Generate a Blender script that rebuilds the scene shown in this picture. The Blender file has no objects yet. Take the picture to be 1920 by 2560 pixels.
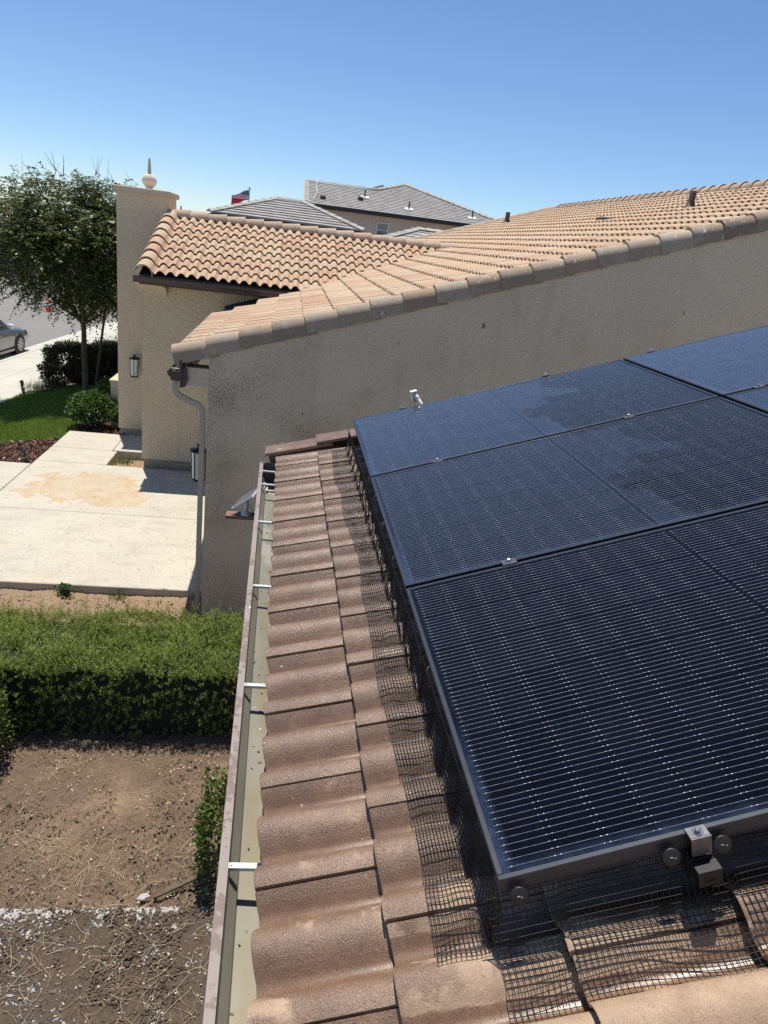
import bpy, math, random
import numpy as np
from mathutils import Matrix, Vector
random.seed(7); RNG = np.random.default_rng(7)
SC = bpy.context.scene; COL = SC.collection
R_ = math.radians

# ------------------------------------------------------------------ camera
cam_d = bpy.data.cameras.new('camera'); cam = bpy.data.objects.new('camera', cam_d); COL.objects.link(cam)
CAM = Vector((-0.4317, -0.9247, 3.8645))
cam.matrix_world = Matrix(((0.98653394, -0.06785205, -0.14881832, CAM.x),
                           (-0.11563614, 0.35412107, -0.92802293, CAM.y),
                           (0.11566796, 0.93273489, 0.3415063, CAM.z), (0, 0, 0, 1)))
cam_d.sensor_fit = 'VERTICAL'; cam_d.sensor_height = 36; cam_d.lens = 36 * 1803.93 / 2560
cam_d.clip_start = 0.02; cam_d.clip_end = 3000
SC.camera = cam

# ------------------------------------------------------------------ light
SUN = Vector((-0.07, 0.22, 1.0)).normalized()          # towards the sun
w = bpy.data.worlds.new('World'); SC.world = w; w.use_nodes = True
wt = w.node_tree; wt.nodes.clear()
sky = wt.nodes.new('ShaderNodeTexSky'); sky.sky_type = 'NISHITA'; sky.sun_disc = False
sky.sun_elevation = math.asin(SUN.z); sky.sun_rotation = math.atan2(SUN.x, SUN.y)
sky.altitude = 1500; sky.air_density = 1.0; sky.dust_density = 0.05; sky.ozone_density = 7.0
bg = wt.nodes.new('ShaderNodeBackground'); bg.inputs[1].default_value = 0.115
wo = wt.nodes.new('ShaderNodeOutputWorld')
wt.links.new(sky.outputs[0], bg.inputs[0]); wt.links.new(bg.outputs[0], wo.inputs[0])
sun_d = bpy.data.lights.new('sun', 'SUN'); sun_d.energy = 4.9; sun_d.angle = R_(0.53); sun_d.color = (1, 0.945, 0.86)
sun_o = bpy.data.objects.new('sun', sun_d); COL.objects.link(sun_o)
sun_o.rotation_euler = SUN.to_track_quat('Z', 'Y').to_euler()
SC.view_settings.view_transform = 'Standard'; SC.view_settings.look = 'None'
SC.view_settings.exposure = 0.2; SC.view_settings.gamma = 1; SC.view_settings.use_curve_mapping = False
SC.cycles.use_denoising = False; SC.cycles.sample_clamp_indirect = 4.0; SC.cycles.max_bounces = 6; SC.cycles.transparent_max_bounces = 12

# ------------------------------------------------------------------ node helpers
class NT:
    def __init__(s, name):
        s.m = bpy.data.materials.new(name); s.m.use_nodes = True; s.t = s.m.node_tree; s.t.nodes.clear()
        s.out = s.t.nodes.new('ShaderNodeOutputMaterial')
    def n(s, ty, **k):
        x = s.t.nodes.new('ShaderNode' + ty)
        for a, b in k.items(): setattr(x, a, b)
        return x
    def set(s, sock, v):
        if v is None: return
        if isinstance(v, bpy.types.NodeSocket): s.t.links.new(v, sock)
        elif isinstance(v, (tuple, list)) and len(v) == 3 and sock.type == 'RGBA': sock.default_value = (*v, 1)
        else: sock.default_value = v
    def pos(s): return s.n('NewGeometry').outputs['Position']
    def obj(s): return s.n('TexCoord').outputs['Object']
    def mapv(s, v, scale=(1, 1, 1), loc=(0, 0, 0), rot=(0, 0, 0)):
        m = s.n('Mapping'); s.set(m.inputs[0], v); m.inputs['Scale'].default_value = scale
        m.inputs['Location'].default_value = loc; m.inputs['Rotation'].default_value = rot; return m.outputs[0]
    def noise(s, v, scale, detail=3, rough=0.55, dist=0):
        x = s.n('TexNoise'); s.set(x.inputs['Vector'], v); x.inputs['Scale'].default_value = scale
        x.inputs['Detail'].default_value = detail; x.inputs['Roughness'].default_value = rough
        x.inputs['Distortion'].default_value = dist; return x.outputs[0]
    def voro(s, v, scale, out='Distance', rand=1):
        x = s.n('TexVoronoi'); s.set(x.inputs['Vector'], v); x.inputs['Scale'].default_value = scale
        x.inputs['Randomness'].default_value = rand; return x.outputs[out]
    def ramp(s, f, stops, interp='LINEAR'):
        x = s.n('ValToRGB'); s.set(x.inputs[0], f); e = x.color_ramp.elements; x.color_ramp.interpolation = interp
        while len(e) < len(stops): e.new(0.5)
        for i, (p, c) in enumerate(stops):
            e[i].position = p; e[i].color = (c, c, c, 1) if isinstance(c, (int, float)) else (*c, 1)
        return x.outputs[0]
    def mix(s, f, a, b, blend='MIX'):
        x = s.n('Mix', data_type='RGBA', blend_type=blend)
        s.set(x.inputs[0], f); s.set(x.inputs[6], a); s.set(x.inputs[7], b); return x.outputs[2]
    def math(s, op, a, b=None, c=None, clamp=False):
        x = s.n('Math', operation=op, use_clamp=clamp)
        s.set(x.inputs[0], a); s.set(x.inputs[1], b)
        if c is not None: s.set(x.inputs[2], c)
        return x.outputs[0]
    def mr(s, v, a, b, c=0, d=1):
        x = s.n('MapRange'); s.set(x.inputs[0], v)
        for i, q in enumerate((a, b, c, d)): s.set(x.inputs[i + 1], q)
        return x.outputs[0]
    def sep(s, v):
        x = s.n('SeparateXYZ'); s.set(x.inputs[0], v); return x.outputs
    def bump(s, h, st=0.5, d=0.01, nrm=None):
        x = s.n('Bump'); s.set(x.inputs['Height'], h); x.inputs['Strength'].default_value = st
        x.inputs['Distance'].default_value = d; s.set(x.inputs['Normal'], nrm); return x.outputs[0]
    def rand(s): return s.n('ObjectInfo').outputs['Random']
    def attr(s, name): return s.n('Attribute', attribute_name=name).outputs['Fac']
    def prin(s, col, rough=0.6, metal=0, nrm=None, spec=0.5, **k):
        p = s.n('BsdfPrincipled'); s.set(p.inputs['Base Color'], col); s.set(p.inputs['Roughness'], rough)
        s.set(p.inputs['Metallic'], metal); s.set(p.inputs['Normal'], nrm); s.set(p.inputs['Specular IOR Level'], spec)
        for a, b in k.items(): s.set(p.inputs[a.replace('_', ' ')], b)
        s.t.links.new(p.outputs[0], s.out.inputs[0]); return s.m

M = {}
TW, TE = 0.3015, 0.3160                                     # roof tile width and course exposure
def simple(name, col, rough=0.5, metal=0, var=0.12, scale=30, bump=0.0, spec=0.5, bscale=None):
    t = NT(name); p = t.obj()
    f = t.noise(p, scale, 4)
    c = t.mix(t.mr(f, 0.3, 0.7), tuple(x * (1 - var) for x in col), tuple(min(1, x * (1 + var)) for x in col))
    nb = t.bump(t.noise(p, bscale or scale * 4, 3), bump, 0.004) if bump else None
    M[name] = t.prin(c, rough, metal, nb, spec); return M[name]

def stucco(name, col, dirt=0.0, spec_mask=False):
    t = NT(name); p = t.pos()
    big = t.noise(p, 0.9, 4, 0.6); mid = t.noise(p, 9, 3)
    c = t.mix(t.mr(big, 0.3, 0.72), tuple(x * 0.90 for x in col), tuple(min(1, x * 1.06) for x in col))
    c = t.mix(t.mr(mid, 0.35, 0.7, 0, 0.35), c, tuple(x * 0.9 for x in col))
    c = t.mix(t.mr(t.noise(p, 38, 3, 0.6), 0.42, 0.66, 0, 0.5), c, tuple(x * 0.82 for x in col))
    # faint run-off streaks
    st = t.noise(t.mapv(p, (7, 7, 0.5)), 1.0, 3)
    c = t.mix(t.mr(st, 0.56, 0.8, 0, 0.30), c, tuple(x * 0.55 for x in col))
    c = t.mix(t.mr(t.noise(p, 2.6, 5, 0.65), 0.56, 0.74, 0, 0.30), c, (0.42, 0.33, 0.22))
    if dirt:
        xyz = t.sep(p)
        left = t.mr(xyz[0], 2.6, -1.0, 0.0, 1.0); low = t.mr(xyz[2], 0.2, 1.8, 0.25, 1.0)
        dens = t.math('MULTIPLY', left, low)
        dens = t.math('MULTIPLY', dens, t.mr(t.noise(p, 1.3, 3), 0.3, 0.65, 0.25, 1.15))
        sp = t.noise(t.mapv(p, (1, 1, 0.7)), 74, 3, 0.6)
        thr = t.math('SUBTRACT', 0.72, t.math('MULTIPLY', dens, 0.205))
        k = t.mr(t.math('SUBTRACT', sp, thr), -0.01, 0.10, 0, 0.72)
        c = t.mix(k, c, (0.10, 0.07, 0.05))
        sp2 = t.noise(t.mapv(p, (1, 1, 0.5), (3, 1, 7)), 15, 2, 0.4)
        c = t.mix(t.math('MULTIPLY', t.math('GREATER_THAN', sp2, 0.765), 0.75), c, (0.06, 0.05, 0.04))
        c = t.mix(t.math('MULTIPLY', dens, 0.26), c, (0.22, 0.165, 0.115))
    b = t.noise(p, 55, 4, 0.6)
    b2 = t.ramp(t.noise(p, 26, 2, 0.5), [(0.35, 0.0), (0.6, 1.0)])
    h = t.math('ADD', t.math('MULTIPLY', b, 0.6), t.math('MULTIPLY', b2, 0.6))
    M[name] = t.prin(c, 0.92, 0, t.bump(h, 0.7, 0.009), 0.2)

stucco('stucco', (0.66, 0.55, 0.39)); stucco('stucco_dirty_lifted', (0.78, 0.65, 0.47), dirt=1)  # gable copy: dirt specks, plus a paler base standing in for light in shade
stucco('cream_trim', (0.60, 0.51, 0.385)); stucco('stucco_pale', (0.55, 0.51, 0.46)); stucco('stucco_grey', (0.48, 0.49, 0.50))
stucco('footing', (0.36, 0.31, 0.245))

def tile_dry(name, cols, speck=False, streak=False):
    t = NT(name); p = t.pos()
    r = t.math('FRACT', t.math('ADD', t.rand(), t.attr('tr')))
    n = len(cols)
    c = t.ramp(r, [(i / (n - 1) * 0.98 + 0.01, q) for i, q in enumerate(cols)])
    big = t.noise(p, 1.4, 4); fine = t.noise(p, 24, 4, 0.65)
    c = t.mix(t.mr(big, 0.3, 0.75, 0, 0.30), c, (0.47, 0.32, 0.205))
    c = t.mix(t.mr(fine, 0.40, 0.75, 0, 0.42), c, (0.33, 0.24, 0.175))
    c = t.mix(t.mr(t.noise(t.mapv(p, (0.6, 0.6, 3)), 3.2, 5, 0.7), 0.54, 0.74, 0, 0.32), c, (0.30, 0.25, 0.20))
    c = t.mix(t.mr(t.noise(p, 7, 3), 0.55, 0.8, 0, 0.35), c, (0.66, 0.56, 0.44))
    if speck:
        xyz = t.sep(p)
        d = t.math('MULTIPLY', t.mr(xyz[0], 0.6, -1.4), t.mr(xyz[1], 9.0, 6.2))
        sp = t.noise(t.mapv(p, (0.5, 1.6, 1)), 42, 3)
        k = t.math('GREATER_THAN', sp, t.math('SUBTRACT', 0.76, t.math('MULTIPLY', d, 0.17)))
        c = t.mix(t.math('MULTIPLY', k, 0.8), c, (0.075, 0.055, 0.04))
    if streak:
        sp = t.noise(t.mapv(p, (1, 1, 0.30)), 34, 2)
        area = t.mr(t.noise(p, 2.0, 2), 0.40, 0.62)
        area = t.math('MULTIPLY', area, t.mr(t.sep(p)[0], -0.2, 2.0, 0.15, 1.0))
        c = t.mix(t.math('MULTIPLY', t.math('GREATER_THAN', sp, 0.66), area), c, (0.72, 0.70, 0.66))
        c = t.mix(t.math('MULTIPLY', t.math('GREATER_THAN', t.noise(p, 48, 2), 0.70), 0.75), c, (0.05, 0.042, 0.035))
        sp3 = t.noise(t.mapv(p, (1, 1, 1), (5, 5, 5)), 30, 1)
        c = t.mix(t.math('MULTIPLY', t.math('GREATER_THAN', sp3, 0.77), 0.8), c, (0.7, 0.68, 0.63))
    h = t.noise(p, 130, 3, 0.7)
    M[name] = t.prin(c, 0.88, 0, t.bump(h, 0.35, 0.004), 0.25)
tile_dry('tile_peach', [(0.53, 0.385, 0.25), (0.57, 0.43, 0.285), (0.53, 0.335, 0.22), (0.60, 0.465, 0.325), (0.54, 0.40, 0.265), (0.51, 0.31, 0.21)], speck=True)
tile_dry('tile_grey_brown', [(0.27, 0.22, 0.165), (0.42, 0.36, 0.27), (0.34, 0.275, 0.20), (0.46, 0.39, 0.30), (0.24, 0.18, 0.13), (0.44, 0.33, 0.235)], streak=True)
tile_dry('tile_ridge', [(0.48, 0.38, 0.28), (0.42, 0.33, 0.25), (0.52, 0.42, 0.31), (0.50, 0.34, 0.25)])
tile_dry('tile_cream', [(0.47, 0.41, 0.33), (0.50, 0.43, 0.34), (0.43, 0.37, 0.29)])

def tile_grey():
    t = NT('tile_grey'); p = t.pos(); r = t.math('FRACT', t.math('ADD', t.rand(), t.attr('tr')))
    cell = t.voro(t.mapv(p, (2.6, 2.6, 6)), 1.0, 'Color')
    c = t.mix(t.math('MULTIPLY', t.sep(cell)[0], 0.9), (0.34, 0.32, 0.29), (0.46, 0.435, 0.395))
    c = t.mix(t.mr(t.noise(p, 2.5, 3), 0.4, 0.75, 0, 0.4), c, (0.50, 0.475, 0.435))
    M['tile_grey'] = t.prin(c, 0.9, 0, t.bump(t.noise(p, 40, 3), 0.3, 0.01), 0.2)
tile_grey()

def tile_wet():
    t = NT('tile_wet'); p = t.pos(); xyz = t.sep(p); r = t.rand()
    n1 = t.noise(p, 3.1, 5, 0.6, 0.6); n2 = t.noise(p, 11, 4, 0.6)
    d = t.math('ADD', t.math('MULTIPLY', n1, 0.72), t.math('MULTIPLY', n2, 0.28))
    bias = t.math('ADD', t.mr(xyz[1], 0.75, -0.20, 0.0, 0.135), t.math('MULTIPLY', r, 0.05))
    bias = t.math('ADD', bias, t.math('MULTIPLY', t.mr(xyz[1], -0.055, -0.12), t.mr(xyz[0], -0.06, 0.04, 0.0, 0.35)))
    u = t.math('FRACT', t.math('ADD', t.math('DIVIDE', t.math('SUBTRACT', xyz[1], 0.242), TW / 2), 0.40))
    pan = t.mr(t.math('ABSOLUTE', t.math('SUBTRACT', u, 0.575)), 0.30, 0.40)       # water stays in the pans
    d = t.math('SUBTRACT', t.math('ADD', d, bias), t.math('MULTIPLY', pan, 0.42))
    dry = t.ramp(d, [(0.625, 0.0), (0.665, 1.0)])
    damp = t.ramp(d, [(0.50, 0.0), (0.63, 1.0)])
    wetc = t.mix(t.mr(t.noise(p, 16, 4), 0.3, 0.72), (0.190, 0.104, 0.050), (0.325, 0.192, 0.100))
    wetc = t.mix(t.math('MULTIPLY', r, 0.45), wetc, (0.25, 0.132, 0.066))
    wetc = t.mix(t.mr(t.noise(p, 55, 4, 0.7), 0.5, 0.72, 0, 0.45), wetc, (0.125, 0.078, 0.053))
    wetc = t.mix(t.math('MULTIPLY', damp, 0.55), wetc, (0.43, 0.262, 0.155))
    grain = t.noise(p, 380, 3, 0.75)
    wetc = t.mix(t.mr(grain, 0.40, 0.62, 0.0, 0.85), wetc, (0.085, 0.052, 0.037))
    dryc = t.mix(t.mr(t.noise(p, 20, 5, 0.65), 0.35, 0.7), (0.46, 0.32, 0.215), (0.60, 0.44, 0.30))
    dryc = t.mix(t.mr(grain, 0.38, 0.62, 0, 0.55), dryc, (0.27, 0.19, 0.135))
    dryc = t.mix(t.mr(t.noise(p, 110, 3, 0.7), 0.56, 0.72, 0, 0.6), dryc, (0.25, 0.17, 0.12))
    dryc = t.mix(t.mr(t.noise(p, 5, 4, 0.6), 0.5, 0.7, 0, 0.4), dryc, (0.40, 0.27, 0.18))
    c = t.mix(dry, wetc, dryc)
    c = t.mix(t.math('MULTIPLY', t.math('GREATER_THAN', t.noise(p, 70, 1), 0.80), 0.8), c, (0.70, 0.66, 0.60))
    rough = t.mix(dry, t.mix(t.mr(t.noise(p, 14, 3), 0.35, 0.65), (0.30,) * 3, (0.42,) * 3), (0.88,) * 3)
    rough = t.mix(t.math('MULTIPLY', pan, t.math('SUBTRACT', 1.0, dry)), rough, (0.34,) * 3)
    h = t.math('ADD', grain, t.math('MULTIPLY', t.noise(p, 260, 2), 0.5))
    h = t.math('MULTIPLY', h, t.math('SUBTRACT', 1.0, t.math('MULTIPLY', pan, 0.75)))
    b = t.bump(h, 1.0, 0.0017)
    M['tile_wet'] = t.prin(c, rough, 0, b, t.mix(dry, (0.95,) * 3, (0.25,) * 3))
tile_wet()

def concrete(name, col, stain=False, spots=True):
    t = NT(name); p = t.pos(); xyz = t.sep(p)
    c = t.mix(t.mr(t.noise(p, 0.8, 5), 0.3, 0.7), tuple(x * 0.90 for x in col), col)
    c = t.mix(t.mr(t.noise(t.mapv(p, (1, 2.5, 1)), 2.2, 5, 0.6), 0.50, 0.76, 0, 0.60), c, tuple(x * 0.66 for x in col))
    if stain:
        # two rust-coloured water stains with their own outlines
        def blob(cx, cy, rx, ry):
            dx = t.math('DIVIDE', t.math('SUBTRACT', xyz[0], cx), rx); dy = t.math('DIVIDE', t.math('SUBTRACT', xyz[1], cy), ry)
            q = t.math('ADD', t.math('MULTIPLY', dx, dx), t.math('MULTIPLY', dy, dy))
            q = t.math('ADD', q, t.math('MULTIPLY', t.math('SUBTRACT', t.noise(p, 2.3, 6, 0.66, 0.9), 0.5), 3.4))
            return t.ramp(q, [(0.0, 0.45), (0.5, 0.55), (0.82, 0.95), (1.0, 0.0)])
        k = t.math('MAXIMUM', blob(-3.25, 9.7, 0.82, 0.72), t.math('MULTIPLY', blob(-2.75, 9.35, 0.5, 0.42), 0.9))
        k = t.math('MULTIPLY', k, t.mr(t.noise(p, 5, 4), 0.25, 0.7, 0.35, 0.9))
        c = t.mix(k, c, (0.48, 0.30, 0.125))
        k2 = t.math('MULTIPLY', t.mr(t.noise(p, 1.1, 4), 0.52, 0.72), t.mr(xyz[1], 8.4, 6.6))
        c = t.mix(t.math('MULTIPLY', k2, 0.35), c, (0.58, 0.46, 0.28))
    if spots:
        sp = t.noise(t.mapv(p, (1, 1.5, 1)), 46, 3)
        c = t.mix(t.mr(sp, 0.58, 0.72, 0, 0.8), c, (0.16, 0.14, 0.115))
        sp = t.noise(t.mapv(p, (1, 1.5, 1), (9, 2, 1)), 17, 2)
        c = t.mix(t.math('MULTIPLY', t.math('GREATER_THAN', sp, 0.735), 0.8), c, (0.05, 0.045, 0.04))
    M[name] = t.prin(c, 0.9, 0, t.bump(t.noise(p, 90, 4, 0.7), 0.3, 0.003), 0.2)
concrete('concrete', (0.535, 0.495, 0.405), stain=True); concrete('concrete_walk', (0.54, 0.515, 0.44), spots=False)

def soil():
    t = NT('soil'); p = t.pos(); xyz = t.sep(p)
    n = t.noise(p, 1.1, 5, 0.6); f = t.noise(p, 30, 5, 0.7)
    dark = t.mix(f, (0.070, 0.049, 0.034), (0.285, 0.205, 0.142)); lite = t.mix(f, (0.29, 0.195, 0.12), (0.46, 0.33, 0.215))
    k = t.math('ADD', t.mr(n, 0.52, 0.70, 0, 0.85), t.mr(xyz[1], 4.9, 5.6), clamp=True)
    k = t.math('MULTIPLY', k, t.mr(f, 0.2, 0.6, 0.45, 1.0))
    c = t.mix(k, dark, lite)
    ch = t.noise(t.mapv(p, (1.6, 1, 1), (2, 7, 1)), 70, 2)
    c = t.mix(t.math('MULTIPLY', t.math('GREATER_THAN', ch, 0.715), 0.75), c, (0.45, 0.36, 0.25))
    M['soil'] = t.prin(c, 0.95, 0, t.bump(t.math('ADD', f, t.noise(p, 120, 3)), 0.9, 0.012), 0.1)
    t = NT('dirty_slab'); p = t.pos(); xyz = t.sep(p)
    n = t.math('ADD', t.math('MULTIPLY', t.noise(p, 6, 6, 0.68), 0.5), t.math('MULTIPLY', t.noise(p, 36, 5, 0.7), 0.5))
    edge = t.math('ADD', t.mr(xyz[1], 2.20, 2.44, 0.0, 0.05), t.math('MULTIPLY', t.mr(xyz[1], 2.375, 2.425, 0.0, 0.13), t.mr(t.noise(p, 2.4, 3), 0.42, 0.58)))
    leftb = t.mr(xyz[0], -1.3, -2.0, 0.0, 0.05)
    k = t.ramp(t.math('ADD', t.math('ADD', n, edge), leftb), [(0.55, 0.0), (0.585, 1.0)])
    f = t.noise(p, 45, 5, 0.7)
    dark = t.mix(f, (0.040, 0.029, 0.022), (0.20, 0.152, 0.112)); conc = t.mix(f, (0.30, 0.29, 0.265), (0.50, 0.485, 0.44))
    c = t.mix(k, dark, conc)
    h = t.math('SUBTRACT', t.math('MULTIPLY', t.math('ADD', f, t.noise(p, 130, 3)), t.math('SUBTRACT', 1.1, k)), k)
    M['dirty_slab'] = t.prin(c, 0.95, 0, t.bump(h, 0.9, 0.012), 0.1)
    t = NT('mulch_floor'); p = t.pos(); c = t.ramp(t.noise(t.mapv(p, (1, 2, 1)), 40, 4, 0.7), [(0.3, (0.035, 0.018, 0.014)), (0.7, (0.17, 0.085, 0.065))])
    M['mulch_floor'] = t.prin(c, 0.95, 0, t.bump(t.noise(p, 60, 3), 0.9, 0.02), 0.1)
    t = NT('asphalt'); p = t.pos(); c = t.mix(t.noise(p, 0.35, 4), (0.21, 0.203, 0.19), (0.27, 0.262, 0.245))
    c = t.mix(t.mr(t.noise(p, 160, 2), 0.4, 0.7, 0, 0.4), c, (0.11, 0.108, 0.10))
    M['asphalt'] = t.prin(c, 0.9, 0, t.bump(t.noise(p, 120, 2), 0.3, 0.004), 0.2)
    t = NT('dry_ground'); p = t.pos(); c = t.mix(t.noise(p, 0.08, 5), (0.20, 0.17, 0.11), (0.30, 0.26, 0.17)); M['dry_ground'] = t.prin(c, 0.95)
    t = NT('turf'); p = t.pos(); c = t.mix(t.noise(p, 12, 4), (0.055, 0.095, 0.018), (0.10, 0.145, 0.03)); M['turf'] = t.prin(c, 0.95)
soil()

def leafmat(name, a, b, rough=0.5, trans=0.25, dead=None, spec=0.4):
    t = NT(name); r = t.attr('tr'); c = t.mix(r, a, b)
    c = t.mix(t.mr(t.noise(t.pos(), 3.0, 2), 0.45, 0.75, 0, 0.45), c, tuple(min(1, x * 1.4) for x in b))
    if dead: c = t.mix(t.math('GREATER_THAN', r, 1 - dead[0]), c, dead[1])
    p = t.n('BsdfPrincipled'); t.set(p.inputs['Base Color'], c); p.inputs['Roughness'].default_value = rough
    p.inputs['Specular IOR Level'].default_value = spec
    tr = t.n('BsdfTranslucent'); t.set(tr.inputs[0], t.mix(0.5, c, (0.25, 0.32, 0.05)))
    mx = t.n('MixShader'); mx.inputs[0].default_value = trans
    t.t.links.new(p.outputs[0], mx.inputs[1]); t.t.links.new(tr.outputs[0], mx.inputs[2]); t.t.links.new(mx.outputs[0], t.out.inputs[0])
    M[name] = t.m
leafmat('leaf_tree', (0.034, 0.052, 0.015), (0.105, 0.130, 0.036), 0.42, 0.18, (0.06, (0.17, 0.135, 0.04)), 0.4)
leafmat('leaf_hedge', (0.170, 0.225, 0.042), (0.335, 0.385, 0.105), 0.6, 0.30, (0.04, (0.26, 0.22, 0.08)), 0.3)
leafmat('leaf_box', (0.05, 0.085, 0.015), (0.12, 0.16, 0.035), 0.42, 0.12, None, 0.5)
leafmat('leaf_round', (0.035, 0.085, 0.02), (0.085, 0.16, 0.045), 0.45, 0.2)
leafmat('leaf_dark', (0.022, 0.030, 0.012), (0.055, 0.058, 0.022), 0.6, 0.12, (0.30, (0.14, 0.075, 0.035)))
leafmat('leaf_blade', (0.07, 0.13, 0.03), (0.16, 0.22, 0.06), 0.5, 0.25, (0.2, (0.33, 0.27, 0.13)))
leafmat('grass', (0.125, 0.205, 0.024), (0.24, 0.33, 0.05), 0.55, 0.28, (0.04, (0.25, 0.22, 0.08)), 0.3)
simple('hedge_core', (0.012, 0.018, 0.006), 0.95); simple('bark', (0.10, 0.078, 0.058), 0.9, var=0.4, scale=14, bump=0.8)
simple('twig', (0.45, 0.36, 0.23), 0.8, var=0.35, scale=3); simple('twig_dark', (0.13, 0.09, 0.065), 0.85, var=0.3)
simple('clod', (0.14, 0.10, 0.07), 0.95, var=0.5, scale=9); simple('chip', (0.16, 0.078, 0.058), 0.9, var=0.55, scale=12)
simple('chip_pale', (0.52, 0.43, 0.31), 0.9, var=0.3, scale=12); simple('purple_bloom', (0.13, 0.08, 0.22), 0.7)
simple('stake_wood', (0.085, 0.065, 0.05), 0.9, var=0.3)
# metals and paints
simple('panel_frame', (0.050, 0.056, 0.066), 0.42, 0.55, var=0.12, spec=0.6); simple('backsheet', (0.002, 0.002, 0.004), 0.8, spec=0.0)
simple('wire_black', (0.008, 0.008, 0.009), 0.42, 0.0, spec=0.45); simple('clamp_steel', (0.16, 0.16, 0.165), 0.40, 0.75, var=0.2, scale=40)
simple('bolt_steel', (0.45, 0.44, 0.43), 0.25, 0.95); simple('rail_black', (0.03, 0.03, 0.032), 0.4, 0.5)
simple('clip_disc', (0.022, 0.021, 0.019), 0.5, 0.2); simple('pin_steel', (0.75, 0.72, 0.66), 0.35, 0.8)
simple('strap_white', (0.72, 0.72, 0.70), 0.4, 0.25, var=0.15, scale=60)
simple('dark_trim', (0.075, 0.055, 0.046), 0.5, var=0.15); simple('fascia', (0.10, 0.072, 0.058), 0.6)
simple('gutter_tan', (0.37, 0.33, 0.255), 0.5); simple('downspout', (0.50, 0.44, 0.335), 0.55, var=0.08)
simple('underlay', (0.012, 0.011, 0.010), 0.95); simple('black_metal', (0.012, 0.012, 0.013), 0.45, 0.3, spec=0.5)
simple('galv', (0.52, 0.53, 0.53), 0.45, 0.6, var=0.1); simple('white_plastic', (0.74, 0.74, 0.72), 0.45, var=0.04)
simple('board_wood', (0.20, 0.11, 0.075), 0.8, var=0.35, scale=20); simple('vent_brown', (0.10, 0.065, 0.052), 0.6, var=0.2)
simple('finial_white', (0.68, 0.60, 0.47), 0.85, var=0.08, bump=0.3); simple('spike_stone', (0.52, 0.455, 0.36), 0.9, var=0.1, bump=0.3)
simple('tyre', (0.018, 0.018, 0.018), 0.8); simple('alloy', (0.55, 0.56, 0.58), 0.3, 0.8); simple('cone_orange', (0.80, 0.10, 0.03), 0.5)
simple('cone_white', (0.8, 0.8, 0.8), 0.5); simple('grille_black', (0.015, 0.015, 0.017), 0.5); simple('lamp_lens', (0.75, 0.76, 0.78), 0.12)
simple('white_frame', (0.78, 0.78, 0.76), 0.5); simple('pole_grey', (0.22, 0.22, 0.22), 0.4, 0.6); simple('pv_dark', (0.015, 0.018, 0.025), 0.7)
simple('litter_white', (0.36, 0.36, 0.37), 0.6); simple('litter_orange', (0.55, 0.30, 0.12), 0.8); simple('screen_cloth', (0.10, 0.10, 0.105), 0.6)

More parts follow.
